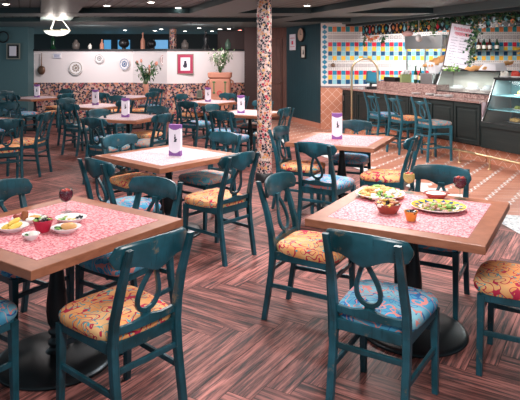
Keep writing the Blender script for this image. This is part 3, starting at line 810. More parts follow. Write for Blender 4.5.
# saucers stacked near the counter edge
for i, (t_, n_) in enumerate(((2.75,.12),(3.15,.13),(3.38,.13),(3.62,.14))):
    b = MB()
    for k in range(2+i % 2): b.lathe([(.04,.012*k),(.085,.012*k+.010),(.09,.012*k+.014),(.07,.012*k+.012),(.01,.012*k+.008)], 20)
    at_bar('saucer_stack', b, M['offwhite'], ('white saucers on counter before the bottles','white saucers left of the salad case front','white saucers at the middle of the salad case front','white saucers, rightmost on the counter edge')[i], 'saucers', t_, n_, 1.001, group='white saucers on the granite counter')
# menu board
p = LB(3.49, .41, 1.478)
mroot = thing('menu_board', 'tall white menu board with red handwritten heading, leaning above salad case', 'menu board', p, R(-14))
roll = Matrix.Translation((0,0,.02)) @ Matrix.Rotation(R(10.5), 4, 'Y')
b = MB(); b.box((0,.0,.40), (.45,.04,.80), 0, 0, roll); b.build('board_frame', wood('dark_menu_frame_wood', (.05,.025,.015), (.10,.05,.03)), mroot, bevel=.004)
b = MB(); b.box((0,-.021,.40), (.415,.006,.765), 0, 0, roll); b.build('white_sheet', M['card'], mroot)
for zz, w_, sd in ((.70,.30,1),(.615,.25,2)):      # looping red handwriting
    b = MB(); r_ = random.Random(sd); pts = []
    for k in range(90):
        f = k/89; a = k*.75
        pts.append(tuple(roll @ Vector((-w_/2+w_*f+.014*math.cos(a), -.0275, zz+(.018+.016*abs(math.sin(k*.19+sd)))*math.sin(a)))))
    b.tube(pts, .0038, 5); b.build('menu_heading', M['redink'], mroot)
b = MB(); rr = random.Random(8)
for k in range(10):
    z = .54 - k*.050; x = -.165
    for c0, c1 in ((-.165, rr.uniform(-.09,-.04)), (-.02, rr.uniform(.04,.15))):
        if k in (6,8) and c0 > -.1: continue
        x = c0
        while x < c1:
            w_ = rr.uniform(.012,.03); b.box((x+w_/2, -.0255, z+rr.uniform(-.003,.003)), (w_, .002, rr.uniform(.006,.012)), 0, 0, roll); x += w_+.008
tag(b.build('menu_lines', M['purpleink'], mroot), kind='stuff')
# ivy
def leaves(name, pts, n, m, label, cat, size=.05, spread=.09, seed=1, extra=None, stem=True):
    r_ = random.Random(seed); b = MB(); segs = len(pts)-1
    for i in range(n):
        k = r_.random()*segs; j = min(segs-1, int(k)); f = k-j
        c = Vector(pts[j])*(1-f) + Vector(pts[j+1])*f
        c += Vector([r_.gauss(0, spread*.5) for _ in range(3)])
        s_ = size*r_.uniform(.6,1.2)
        Mx = Matrix.Translation(c) @ Matrix.Rotation(r_.uniform(0,6.28), 4, 'Z') @ Matrix.Rotation(r_.uniform(-1.2,1.2), 4, 'X') @ Matrix.Rotation(r_.uniform(-1,1), 4, 'Y')
        b.add([(0,-s_*.5,0),(s_*.42,-s_*.15,.1*s_),(s_*.3,s_*.25,.05*s_),(0,s_*.6,-.05*s_),(-s_*.3,s_*.25,.05*s_),(-s_*.42,-s_*.15,.1*s_)], [(0,1,2,3),(0,3,4,5)], r_.choice((0,0,1)), False, Mx)
    if stem: b.tube(pts, .008, 5, 0)
    o = b.build(name, [m, extra or M['leaf']]); return tag(o, label, cat)
pt = [LB(t_, .50, 2.40+.04*math.sin(t_*5)) for t_ in [1.9+.25*i for i in range(18)]]
leaves('ivy_garland', pt, 900, M['ivy'], 'long ivy garland hanging under the ceiling header above the bar', 'garland', .06, .13, 4, M['leaf'])
pt = [LB(3.93-.022*i+.02*math.sin(i), .50, 2.36-.085*i) for i in range(10)]
leaves('ivy_garland', [tuple(q) for q in pt], 240, M['ivy'], 'ivy strand hanging beside the right edge of the menu board', 'garland', .055, .09, 5, M['leaf2'])
pt = [LB(2.95, .35, 2.36-.06*i) for i in range(5)]
leaves('ivy_garland', [tuple(q) for q in pt], 60, M['leaf2'], 'short pale herb bunch hanging left of menu board', 'garland', .05, .05, 6)
leaves('herb_bunch', [tuple(LB(3.35,.30,1.50)), tuple(LB(3.7,.30,1.50))], 60, M['lettuce'], 'bright green herbs at foot of the menu board', 'herbs', .05, .06, 7, stem=False)
leaves('herb_bunch', [tuple(LB(.95,.62,2.17)), tuple(LB(.95,.62,1.99))], 50, M['ivy'], 'dark dried herb bunch hanging under the black frieze, right', 'herbs', .05, .05, 9)
leaves('herb_bunch', [tuple(LB(.20,.62,2.17)), tuple(LB(.20,.62,1.97))], 40, M['ivy'], 'dark dried herb bunch hanging under the black frieze, left', 'herbs', .05, .04, 10)
leaves('chilli_garland', [tuple(LB(.3,.62,2.17)), tuple(LB(.45,.62,2.09)), tuple(LB(.62,.62,2.12)), tuple(LB(.75,.62,2.17))], 70, M['bread'], 'orange dried pepper string between two dark herb bunches', 'garland', .05, .04, 11, M['red'])
leaves('corn_bunch', [tuple(LB(4.55,.9,2.02)), tuple(LB(4.50,.9,1.80))], 60, M['yellow'], 'yellow dried corn bunch hanging right of the menu board', 'corn', .07, .06, 12, M['olivegreen'])
# black painted frieze
b = MB(); ks = list(T.keys()); r_ = random.Random(2)
b.b2(0, 6.5, 0, .03, -.13, .13, ks.index('black'))
for i in range(50):
    x = .06+i*.13; c = r_.choice(('teal','yellow','orange','white','red','light','teal','yellow')); ci = ks.index(c)
    if i % 2: pts = [(x-.045,0),(x,-.055),(x+.045,0),(x,.055)]
    else: pts = [(x-.05,.09),(x-.01,.03),(x-.05,-.05),(x,-.10),(x+.05,-.05),(x+.01,.03),(x+.05,.09),(x,.06)]
    b.add([(px_,-.002,pz_) for px_,pz_ in pts], [tuple(range(len(pts)))], ci)
    for zz in (-.10,.10):
        cj = ks.index(r_.choice(('white','light','yellow','orange')))
        b.add([(x+.045,-.003,zz-.02),(x+.085,-.003,zz-.02),(x+.065,-.003,zz+.02)], [(0,1,2)], cj)
o = b.build('painted_frieze', [T[k] for k in ks], loc=LB(.10,.62,2.33), rz=BA); tag(o, 'black frieze board painted with bright teal, yellow and orange motifs', 'frieze')
# steel pass shelf
hood = thing('steel_pass_shelf', 'stainless steel overhead pass shelf on posts behind the counter', 'shelf', LB(1.75,.60,1.0), BA)
b = MB(); b.b2(0,1.15,0,.4,.86,.90); b.b2(0,1.15,.0,.02,.88,1.12); b.b2(0,1.15,.38,.4,.9,1.12); b.b2(0,1.15,0,.4,1.11,1.13); b.build('shelf_box', M['chrome'], hood, bevel=.004)
for x_ in (.03, .62, 1.1):
    b = MB(); b.tube([(x_,.03,-.04),(x_,.03,.87)], .018, 8); b.build('post', M['chrome'], hood)
b = MB(); b.b2(.05,.6,.025,.03,.15,.82); b.b2(.65,1.08,.025,.03,.15,.82); b.build('glass_screen', M['pane'], hood)
# breads
def bread(t, n, z, L, r, yaw, pitch, label, mm='bread'):
    b = MB(); K = 14
    pts = [(-L/2+L*i/K, 0, .012*math.sin(i*1.9)) for i in range(K+1)]; rs = [r*math.sqrt(max(.04, 1-(2*i/K-1)**4)) for i in range(K+1)]
    b.tube(pts, rs, 10); o = b.build('baguette', M[mm], loc=LB(t,n,z)); o.rotation_euler = (0, -R(pitch), R(yaw)); tag(o, label, 'bread', 'baguettes on the bar'); return o
cl = MB(); r_ = random.Random(1)
rings = []
for z, rr_ in ((0,.10),(.06,.15),(.13,.19),(.20,.23),(.19,.215),(.12,.17),(.05,.12)):
    rings.append([((rr_+.02*math.sin(5*a+z*9))*math.cos(a), (rr_*.6+.012*math.sin(4*a))*math.sin(a), z+.015*math.sin(3*a)) for a in [2*PI*j/28 for j in range(28)]])
cl.loft(rings); at_bar('cloth_basket', cl, M['cloth'], 'white cloth-lined bread basket on the salad case left end', 'basket', 2.92, .42, 1.40)
cr = MB(); cr.b2(-.22,.12,-.16,.16,.0,.20); at_bar('steel_box', cr, M['chrome'], 'square steel unit under the cloth basket beside the salad case', 'steel unit', 2.92, .42, 1.192, bevel=.006)
for i, (dt, yw, pi_) in enumerate(((-.12,10,28),(0,14,32),(.1,8,38),(.17,16,30))):
    bread(2.92+dt, .42+.03*(i % 2), 1.60+.015*i, .36, .036, yw, pi_, ('baguette leaning leftmost in the cloth basket','second baguette from left in the cloth basket','third baguette from left in the cloth basket','rightmost baguette in the cloth basket')[i])
bread(4.02,.52,1.515,.62,.045,5,4,'long golden loaf on top of the salad case, right of the menu'); bread(4.35,.55,1.56,.60,.040,12,12,'upper golden loaf resting against the white cloth right of the menu')
b = MB(); b.add([(-.2,-.1,0),(.2,-.1,0),(.26,.1,.0),(-.05,.1,.0),(-.12,-.05,.12),(.15,-.06,.10),(.2,.08,.14),(0,.08,.12)], [(0,3,2,1),(4,5,6,7),(0,1,5,4),(1,2,6,5),(2,3,7,6),(3,0,4,7)])
at_bar('folded_cloth', b, M['cloth'], 'folded white cloth beside the loaves at right of the salad case', 'cloth', 4.35, .40, 1.476, bevel=.01)
# bottles
def bottle(t, n, z, m, label, h=.30, r=.037, group='bottles on the bar'):
    root = thing('bottle', label, 'bottle', LB(t,n,z), 0, group)
    b = MB(); b.lathe([(r*.9,0),(r,.01),(r,h*.55),(r*.9,h*.62),(r*.38,h*.74),(r*.34,h*.95),(r*.40,h*.96),(r*.40,h)], 16); b.build('glass_body', M[m], root)
    b = MB(); b.lathe([(r*1.02,h*.2),(r*1.02,h*.48)], 16); b.build('paper_label', M['label'], root); return root
bottle(2.35,.42,1.191,'bottle','dark green wine bottle, left of the pair on the ledge', .33); bottle(2.50,.42,1.191,'bottle','dark green wine bottle, right of the pair on the ledge', .30)
shelf = MB(); shelf.b2(4.80, 6.6, 13.32, 13.49, 1.83, 1.855); tag(shelf.build('wall_shelf', M['chrome']), 'narrow wall shelf carrying bottles on the tiled wall right', 'shelf')
for i, x_ in enumerate((4.98,5.12,5.25,5.38,5.55)):
    root = thing('bottle', ('dark red bottle, leftmost on the wall shelf','brown bottle, second on the wall shelf','dark bottle, third on the wall shelf','brown white-labelled bottle, fourth on the wall shelf','dark bottle, rightmost on the wall shelf')[i], 'bottle', (x_,13.40,1.856), 0, 'bottles on the wall shelf')
    b = MB(); b.lathe([(.045,0),(.05,.01),(.05,.15),(.02,.21),(.018,.27)], 14); b.build('glass_body', M['brownbottle' if i % 2 else 'bottle'], root)
    b = MB(); b.lathe([(.051,.04),(.051,.12)], 14); b.build('paper_label', M['label'], root)
# till, tin of flowers, black box
till = thing('till_screen', 'blue-lit till screen on a stand at the left end of the counter', 'till', LB(.95,.30,1.0), 0)
b = MB(); b.b2(-.11,.11,-.10,.10,0,.05); b.tube([(0,.03,.05),(.02,.05,.16)], .03, 8); b.build('stand', M['black'], till, bevel=.006)
tm = Matrix.Translation((0.02,0,.25)) @ Matrix.Rotation(R(-25), 4, 'X') @ Matrix.Rotation(R(10), 4, 'Y')
b = MB(); b.box((0,0,0), (.25,.04,.27), 0, 0, tm); b.build('casing', mat('teal_plastic', (.02,.09,.11), .4), till, bevel=.01)
b = MB(); b.box((0,-.022,.0), (.19,.004,.20), 0, 0, tm); b.build('display', M['screen'], till)
b = MB(); b.b2(-.2,.2,-.09,.09,0,.09); at_bar('black_tray', b, M['black'], 'low black tray on the raised granite ledge left', 'tray', 1.62, .40, 1.191, bevel=.006)
tin = thing('tin_of_napkins', 'olive green tin filled with white paper on the granite ledge', 'tin', LB(2.03,.42,1.191), 0)
b = MB(); b.b2(-.10,.10,-.07,.07,0,.16); b.build('tin_box', M['greentin'], tin, bevel=.006)
b = MB()
for i in range(8): b.blob((-.07+.02*i,0,.18+.02*(i % 3)), (.03,.05,.03), i)
b.build('paper', M['cloth'], tin)
# hanging things
b = MB(); b.blob((0,0,-.08), (.07,.07,.075), 3, .05); b.tube([(0,0,-.01),(0,0,.30)], .006, 5); at_bar('hanging_cheese', b, M['offwhite'], 'round white cheese hanging from string over the pass shelf', 'cheese', 2.45, .42, 2.15)
b = MB(); b.blob((0,0,-.08), (.17,.06,.055), 4, .06); b.tube([(0,0,-.03),(0,0,.20)], .006, 5); at_bar('hanging_ham', b, M['ham'], 'pale pink ham hanging left of the white cheese', 'ham', 2.1, .42, 2.25)
# brass rails
b = MB(); p0 = P(351.7, 139, 0); pts = [(0,0,0.0),(0,0,1.42)]
rad = .26
for k in range(1, 13):
    a = PI*k/12; pts.append((rad-rad*math.cos(a), -.10*k/12, 1.42+ rad*.95*math.sin(a)))
pts.append((2*rad,-.10,1.21))
b.tube(pts, .022, 10); o = b.build('brass_arch_rail', M['brass'], loc=(p0.x, p0.y, 0)); tag(o, 'tall brass arched rail curving over the left of the counter', 'rail')
fr = thing('foot_rail', 'brass foot rail on short posts along the foot of the bar', 'foot rail', LB(1.0,-.22), BA)
b = MB(); b.tube([(0,0,.19),(6.2,0,.19)], .022, 10); b.build('rail', M['brass'], fr)
for k in range(10):
    b = MB(); x_ = .05+.65*k; b.tube([(x_,0,.0),(x_,0,.18)], .014, 8); b.lathe([(.035,0),(.035,.008),(.014,.02)], 12, (x_,0,0)); b.build('post', M['brass'], fr)

# ------------------------------------------------------------------ wall decorations
def on_wall(px, py, D): return ((px-260)*D/F, D, HC-(py-HZ)*D/F)
def plate(px, py, D, r, label, c1, sx=1, rz=0):
    root = thing('wall_plate', label, 'plate', on_wall(px, py, D), rz, 'decorative plates on the white wall')
    Mx = Matrix.Rotation(R(90), 4, 'X')
    b = MB(); b.lathe([(r*.6,0),(r,.02),(r*1.02,.028),(r*.97,.028),(r*.6,.012),(r*.01,.010)], 28, M=Mx, sx=sx); b.build('dish', M['offwhite'], root)
    b = MB(); b.tube([(r*.86*math.cos(a)*sx, -.026, r*.86*math.sin(a)) for a in [2*PI*k/32 for k in range(32)]], r*.05, 6, closed=True)
    rr = random.Random(int(px))
    for k in range(9): 
        a = k*2*PI/9; b.blob((r*.42*math.cos(a)*sx, -.016, r*.42*math.sin(a)), (r*.13*sx,.004,r*.13), k, .2)
    b.blob((0,-.014,0), (r*.2*sx,.006,r*.2), 3); b.build('painted_motif', mat('plate_paint', c1, .3), root)
plate(76, 68, 15.57, .19, 'large round patterned plate, biggest on the white wall', (.30,.24,.20))
plate(99.5, 58.5, 15.57, .125, 'small grey patterned plate mounted high on the white wall', (.30,.30,.30))
plate(124.5, 64, 15.57, .165, 'oval plate with blue rim and red centre on white wall', (.12,.20,.38), .82)
plate(163, 60, 15.05, .15, 'narrow brown plate near the bend in the white wall', (.35,.12,.10), .5, R(11))
b = MB(); b.blob((0,0,-.17), (.105,.05,.12), 2, .04, 0, 10); b.tube([(0,0,-.08),(0,0,.30)], [.018,.008], 8)
tag(b.build('hanging_ladle', mat('dark_bronze', (.16,.09,.06), .4, .5), loc=Vector(on_wall(41.5, 64, 15.53))), 'long-handled round bronze ladle hanging at left of white wall', 'ladle')
pl = thing('wall_plaque', 'small blue-lettered rectangular plaque between ladle and big plate', 'plaque', on_wall(57, 56, 15.59))
b = MB(); b.b2(-.115,.115,-.02,0,-.065,.065); b.build('plaque_board', M['offwhite'], pl, bevel=.003)
b = MB(); 
for z in (-.025,.0,.025): b.b2(-.08,.08,-.023,-.02,z-.006,z+.006)
for a_ in ((-.11,.11,.05,.058),(-.11,.11,-.058,-.05)): b.b2(a_[0],a_[1],-.023,-.02,a_[2],a_[3])
b.build('plaque_lettering', mat('blue_ink', (.10,.15,.4), .5), pl)
def framed(name, loc, w, h, mf, mi, label, rz=0, border=.05, inner=None):
    root = thing(name, label, 'picture', loc, rz); b = MB()
    for x0,x1,z0,z1 in ((-w/2,w/2,h/2-border,h/2),(-w/2,w/2,-h/2,-h/2+border),(-w/2,-w/2+border,-h/2+border,h/2-border),(w/2-border,w/2,-h/2+border,h/2-border)): b.b2(x0,x1,-.03,0,z0,z1)
    b.build('frame', mf, root, bevel=.003)
    b = MB(); b.b2(-w/2+border,w/2-border,-.012,-.002,-h/2+border,h/2-border); b.build('picture_sheet', mi, root)
    if inner:
        b = MB(); b.blob((0,-.014,-h*.08), (w*.12,.004,h*.12), 2, .3); b.blob((0,-.014,h*.10), (w*.07,.004,h*.07), 5, .3); b.build('drawing', inner, root)
    return root
Q = Vector(on_wall(185.3, 64, 15.1))
fp = framed('framed_picture', Q, .40, .50, M['magenta'], M['card'], 'crimson-framed picture of a small dark figure on white wall', R(10), .075, M['ink'])
b = MB(); w_, h_ = .44, .54
for x0,x1,z0,z1 in ((-w_/2,w_/2,h_/2-.022,h_/2),(-w_/2,w_/2,-h_/2,-h_/2+.022),(-w_/2,-w_/2+.022,-h_/2+.02,h_/2-.02),(w_/2-.022,w_/2,-h_/2+.02,h_/2-.02)): b.b2(x0,x1,-.028,0,z0,z1)
b.build('outer_frame', M['greyframe'], fp)
framed('framed_picture', on_wall(13.5, 51.3, 15.17), .36, .42, M['greyframe'], M['black'], 'picture in a grey gold frame on the left teal wall', 0, .03)
b = MB(); b.b2(-.09,.09,-.02,0,-.13,.13); tag(b.build('pink_card', M['card'], loc=on_wall(13, 51, 15.12)), 'pale pink sheet inside the picture frame on left wall', 'sheet')
b = MB(); b.tube([(.14*math.cos(a),0,.14*math.sin(a)) for a in [2*PI*k/24 for k in range(24)]], .02, 8, closed=True)
tag(b.build('wall_hoop', M['black'], loc=on_wall(3, 37, 15.15)), 'round black hoop on the teal wall at top left', 'hoop')
framed('framed_picture', on_wall(199.5, 94, 15.1), .15, .22, M['greyframe'], mat('grey_green_panel', (.12,.14,.11), .5), 'small grey plate on the mosaic dado left of planter', R(8), .02)
# notices on the teal panelled wall (wall runs from (.72,15.5) to (1.44,13.62))
wa = math.atan2(13.62-15.5, 1.44-.72)
def on_panel(f, z): return (.72+.72*f - .012, 15.5-1.88*f - .004, z)
nb = MB(); nb.b2(-.19,.19,-.014,-.002,-.21,.21); n_ = nb.build('notice_sheet', M['card'], loc=on_panel(.22, 2.09), rz=wa); tag(n_, 'pale notice sheet pinned left on teal panelled wall', 'notice')
nb = MB(); nb.b2(-.05,.05,-.018,-.014,-.06,.03); nb.b2(-.13,.13,-.018,-.014,.10,.115); nb.b2(-.13,.13,-.018,-.014,-.12,-.11); nb.build('notice_print', M['redink'], n_)
ck = thing('wall_clock', 'round pale clock on teal panelled wall above the framed picture', 'clock', on_panel(.50, 2.27), wa)
Mx = Matrix.Rotation(R(90), 4, 'X')
b = MB(); b.lathe([(.17,0),(.19,.02),(.18,.05),(.16,.045)], 28, M=Mx); b.build('clock_case', M['black'], ck)
b = MB(); b.lathe([(.16,.03),(.16,.047)], 28, M=Mx); b.build('clock_face', mat('sand_face', (.6,.42,.32), .4), ck)
b = MB(); b.b2(-.006,.006,-.055,-.048,0,.11); b.b2(0,.08,-.055,-.048,-.006,.006); b.build('clock_hands', M['ink'], ck)
framed('framed_picture', on_panel(.55, 1.83), .28, .34, M['black'], M['label'], 'black-framed small picture under the clock on teal panelling', wa, .03, M['ink'])
b = MB(); b.lathe([(.035,0),(.05,.03),(.03,.06)], 14, M=Matrix.Rotation(R(90),4,'X')); tag(b.build('wall_ornament', mat('bronze_knob', (.2,.12,.08), .4, .5), loc=(1.44+.28,13.49,1.51)), 'small bronze ornament on the patterned tile row', 'ornament')

# planter and plants
plt = thing('terracotta_planter', 'tall terracotta planter chest with rim and handles holding a leafy bush', 'planter', ((220-260)*14.55/F, 14.55, 0))
def sq(r, z, e=6, n=36): 
    return [(abs(math.cos(a))**(2/e)*math.copysign(r, math.cos(a)), abs(math.sin(a))**(2/e)*math.copysign(r*.7, math.sin(a)), z) for a in [2*PI*j/n for j in range(n)]]
b = MB(); b.loft([sq(.24,0),sq(.25,.1),sq(.265,.6),sq(.275,.62),sq(.275,.66),sq(.265,.68),sq(.275,1.12),sq(.25,1.15),sq(.30,1.19),sq(.305,1.30),sq(.29,1.31),sq(.27,1.30),sq(.26,1.2)], smooth=False); b.build('body', M['terracotta'], plt, bevel=.006)
for s_ in (-1,1):
    b = MB(); b.tube([(s_*.27,0,1.12),(s_*.33,0,1.08),(s_*.33,0,1.0),(s_*.27,0,.96)], .02, 8); b.build('handle', M['terracotta'], plt)
b = MB()
for x_ in (-.14,.14): b.b2(x_-.012,x_+.012,-.197,-.18,.80,1.05); b.blob((x_,-.192,1.07), (.04,.006,.02), 1); b.blob((x_,-.192,.80), (.03,.006,.02), 2)
b.build('painted_stems', M['leaf'], plt)
b = MB(); b.tube([(.05*math.cos(a),-.195,.80+.05*math.sin(a)) for a in [2*PI*k/16 for k in range(16)]], .010, 6, closed=True); b.build('painted_ring', M['redpaper'], plt)
def bush(name, loc, r, h, n, mats, label, seed=1, size=.07, stems=9, parent=None):
    r_ = random.Random(seed); b = MB()
    for k in range(stems):
        a = r_.uniform(0, 2*PI); q = r_.uniform(.3, 1)
        pts = [(0,0,0), (r*q*.4*math.cos(a), r*q*.4*math.sin(a), h*.5), (r*q*math.cos(a), r*q*math.sin(a), h*r_.uniform(.7,1))]
        b.tube(pts, .006, 5)
        for i in range(n//stems):
            f = r_.uniform(.25, 1.05); s_ = size*r_.uniform(.6,1.2)
            c = Vector(pts[1]).lerp(Vector(pts[2]), (f-.5)*2) if f > .5 else Vector(pts[0]).lerp(Vector(pts[1]), f*2)
            c += Vector([r_.gauss(0, r*.16) for _ in range(3)])
            Mx = Matrix.Translation(c) @ Matrix.Rotation(r_.uniform(0,6.28), 4, 'Z') @ Matrix.Rotation(r_.uniform(-1.3,1.3), 4, 'X')
            b.add([(0,-s_*.5,0),(s_*.22,0,.04*s_),(0,s_*.6,0),(-s_*.22,0,.04*s_)], [(0,1,2,3)], r_.randrange(len(mats)), False, Mx)
    o = b.build(name, mats, parent); o.location = loc; return o
o = bush('bush', (0,0,1.25), .36, .62, 520, [M['leaf'], M['leaf2'], M['leaf2'], M['label']], None, 3, .085, 14, plt)
vs_ = P(146, 94.8, .7507)
vase = thing('flower_vase', 'terracotta vase of tall flowers on the table against the dado', 'vase', vs_)
b = MB(); b.lathe([(.045,0),(.05,.02),(.055,.15),(.075,.27),(.068,.27),(.04,.10)], 20); b.build('vase_body', M['terracotta'], vase)
bush('foliage', (0,0,.22), .32, .55, 320, [M['leaf'], M['ivy'], M['leaf2']], None, 5, .10, 12, vase)
r_ = random.Random(4)
for k in range(11):
    a = r_.uniform(0, 2*PI); q = r_.uniform(.10, .34); zt = r_.uniform(.45, .88)
    b = MB(); x_, y_ = q*math.cos(a)*1.05, q*math.sin(a)*.5; b.tube([(0,0,.22),(x_*.4,y_*.4,.22+zt*.4),(x_,y_,zt)], .005, 5, 1)
    b.blob((x_,y_,zt), (.03,.03,.045), k, .25); b.build('flower', [M['coral'] if k % 3 else M['label'], M['leaf']], vase)
# objects on the ledge of the partition
def ledge(px, kind, h, r, m, label, cat):
    D = 15.75; x_ = (px-260)*D/F; b = MB()
    if kind == 'jar': b.lathe([(r*.7,0),(r,.04),(r,h*.6),(r*.5,h*.78),(r*.55,h*.84),(r*.2,h)], 18)
    elif kind == 'bottle': b.lathe([(r,0),(r,h*.5),(r*.35,h*.7),(r*.3,h)], 14)
    elif kind == 'ball': b.blob((0,0,h*.55), (r,r,h*.45), 2, .03, 0, 10); b.lathe([(r*.4,0),(r*.3,.05)], 12)
    elif kind == 'figure': b.lathe([(r,0),(r*.7,.04),(r*.35,h*.3),(r*.55,h*.55),(r*.45,h*.75),(r*.18,h*.80),(r*.3,h*.88),(r*.28,h*.96),(r*.1,h)], 16)
    tag(b.build({'jar':'ceramic_jar','bottle':'glass_bottle','ball':'round_vase','figure':'statuette'}[kind], m, loc=(x_, D-.02 if px > 133 or px < 0 else D, 1.916)), label, cat)
mg_ = mat('grey_glazed_jar', (.13,.11,.10), .3)
ledge(53,'figure',.38,.11,M['bottle'],'dark green leafy-looking statuette, leftmost on the partition ledge','statuette'); ledge(76,'jar',.26,.10,mg_,'brown grey lidded jar on partition ledge above big plate','jar')
ledge(90,'jar',.16,.05,M['cream'],'small cream jar right of the brown lidded jar','jar'); ledge(102,'bottle',.27,.06,M['terracotta'],'terracotta bottle in front of the first blue window','bottle')
ledge(124,'ball',.30,.15,M['black'],'round black vase in front of the second blue window','vase'); ledge(143,'bottle',.46,.06,M['terracotta'],'tall reddish bottle left of the dark globe','bottle')
ledge(152,'ball',.26,.12,M['black'],'dark globe vase left of the far mosaic column','vase'); 
o_=ledge(185,'jar',.26,.10,mg_,'grey jar right of the far mosaic column','jar'); ledge(206,'figure',.50,.13,M['black'],'tall black statuette on the ledge above the planter','statuette'); ledge(228,'jar',.28,.08,mat('olive_glass_jar',(.10,.16,.12),.15),'olive glass jar near the right end of ledge','jar')
for i, (x0, x1, y0, y1) in enumerate(((104,111,40,48),(118,130,40,48),(155,168,40,49),(161,171,38,45))):
    D = 19.9; b = MB(); z0 = HC-(y1-HZ)*D/F-.1; z1 = HC-(y0-HZ)*D/F
    if i == 3: continue
    b.b2((x0-260)*D/F, (x1-260)*D/F, D-.03, D, z0, z1); o = b.build('window_%d' % (i+1), M['screenblue']); o['kind'] = 'structure'

# ------------------------------------------------------------------ ceiling fittings
def downlight(px, py, z, i, red=False, power=0):
    d = F*(z-HC)/(HZ-py); x_ = (px-260)*d/F
    root = thing('ceiling_light', 'small round recessed downlight glowing in the grey ceiling' if not red else 'recessed downlight throwing red light beside the partition end', 'ceiling light', (x_, d, z), 0, 'recessed downlights' if not red else None)
    b = MB(); b.lathe([(.075,0),(.075,-.006),(.055,-.008)], 20); b.build('trim_ring', M['trimring'], root)
    b = MB(); b.lathe([(.05,-.0075),(.05,-.010)], 20); b.build('lens', M['redlens' if red else 'lens'], root)
    if power:
        L = bpy.data.lights.new('downlight', 'SPOT'); L.energy = power; L.spot_size = R(80); L.spot_blend = .6; L.shadow_soft_size = .05; L.color = (1,.25,.2) if red else (1,.9,.8)
        lo = bpy.data.objects.new('downlight', L); COL.objects.link(lo); lo.location = (0,0,-.03); lo.parent = root
DL = [(6,4,2.6,8),(107,5.5,2.6,8),(151,2,2.6,8),(178,7.5,2.6,8),(149,18.5,2.6,8),(125,30,2.502,15),(155,30.5,2.502,12),(161,29,2.502,12),(185,31,2.502,12),(199,28,2.502,15),(212,31,2.502,12),(220,29,2.502,12),(229,28.5,2.502,0),(307,5.5,2.6,10),(314,10.5,2.6,10),(279,28,2.502,8)]
DLAB = ['round downlight at the far top left corner of the view', 'downlight in the boarded ceiling right of the pendant lamp', 'downlight cut by the top edge, left of centre in boarded ceiling',
 'downlight in the boarded ceiling above the flower vase wall bend', 'small downlight in the second coffer behind the boarded ceiling', 'downlight above the second blue window behind the ledge',
 'left one of two close downlights left of the far mosaic column', 'right one of two close downlights left of the far mosaic column', 'downlight just right of the far mosaic column',
 'downlight above the crimson-framed picture, brightest of its row', 'downlight above the left side of the leafy bush', 'downlight above the right side of the leafy bush', 'downlight directly left of the red light',
 'farther left of two downlights right of the near mosaic column', 'nearer right of two downlights before the tiled bar wall', 'downlight above the reddish door at the back']
for i, (px, py, z, pw) in enumerate(DL):
    downlight(px, py, z, i, False, pw); [o for o in bpy.data.objects if o.name.startswith('ceiling_light')][-1]['label'] = DLAB[i]
downlight(240, 30, 2.502, 99, True, 160)
lamp = thing('pendant_lamp', 'frosted glass bowl uplight hung by rods under the ceiling beam', 'pendant lamp', (-4.26, 12.0, 0))
b = MB(); b.lathe([(.02,2.14),(.14,2.155),(.22,2.195),(.27,2.255),(.262,2.257),(.21,2.20),(.12,2.165),(.01,2.155)], 32); b.build('glass_bowl', M['bowlglass'], lamp)
b = MB(); b.tube([(.27*math.cos(a),.27*math.sin(a),2.255) for a in [2*PI*k/28 for k in range(28)]], .012, 6, closed=True); b.build('rim', M['brass'], lamp)
for k in range(3):
    a = 2*PI*k/3+.3; b = MB(); b.tube([(.26*math.cos(a),.26*math.sin(a),2.26),(.10*math.cos(a),.10*math.sin(a),2.49)], .008, 6); b.build('rod', M['trimring'], lamp)
b = MB(); b.lathe([(.13,2.497),(.13,2.48),(.05,2.475)], 20); b.build('canopy', M['trimring'], lamp)
for x_ in (-.10,.10):
    b = MB(); b.blob((x_,0,2.24), (.03,.03,.04), 1, 0); b.build('bulb', M['lens'], lamp)
    L = bpy.data.lights.new('bulb_light', 'POINT'); L.energy = 7; L.shadow_soft_size = .03; L.color = (1,.88,.8); lo = bpy.data.objects.new('bulb_light', L); COL.objects.link(lo); lo.location = (x_*1.3,0,2.30); lo.parent = lamp

# ------------------------------------------------------------------ dishes, glasses, food
ZT = .7507
def on_t(px, py): return P(px, py, ZT)
def dish(px, py, rx, ry, label, name='oval_dish', m='offwhite', rz=0, h=.028, cat='dish', group=None, rim=None, deep=False):
    root = thing(name, label, cat, on_t(px, py), R(rz), group)
    b = MB()
    prof = [(.55,0),(.60,.003),(1.0,h),(1.01,h+.003),(.97,h+.003),(.60,.008),(.02,.007)] if not deep else [(.62,0),(.66,.003),(.92,h*.75),(1.0,h),(1.02,h+.004),(.95,h+.004),(.85,h*.7),(.60,.010),(.02,.009)]
    b.lathe([(r*rx, z) for r, z in prof], 36, sy=ry/rx); b.build('body', M[m], root)
    return root
def pile(root_loc, name, mats, n, rx, ry, h, size, label, cat, seed=1, z0=.012, flat=.6, kind='stuff'):
    r_ = random.Random(seed); b = MB()
    for i in range(n):
        a = r_.uniform(0, 2*PI); q = math.sqrt(r_.random()); f = 1-q*q
        s_ = size*r_.uniform(.6,1.25)
        b.blob((rx*q*math.cos(a), ry*q*math.sin(a), z0+f*h*r_.uniform(.5,1)), (s_*r_.uniform(.7,1.4), s_*r_.uniform(.7,1.4), s_*flat), seed*50+i, .22, r_.randrange(len(mats)), 6)
    o = b.build(name, [M[k] for k in mats], loc=root_loc); return tag(o, label, cat, None, kind)
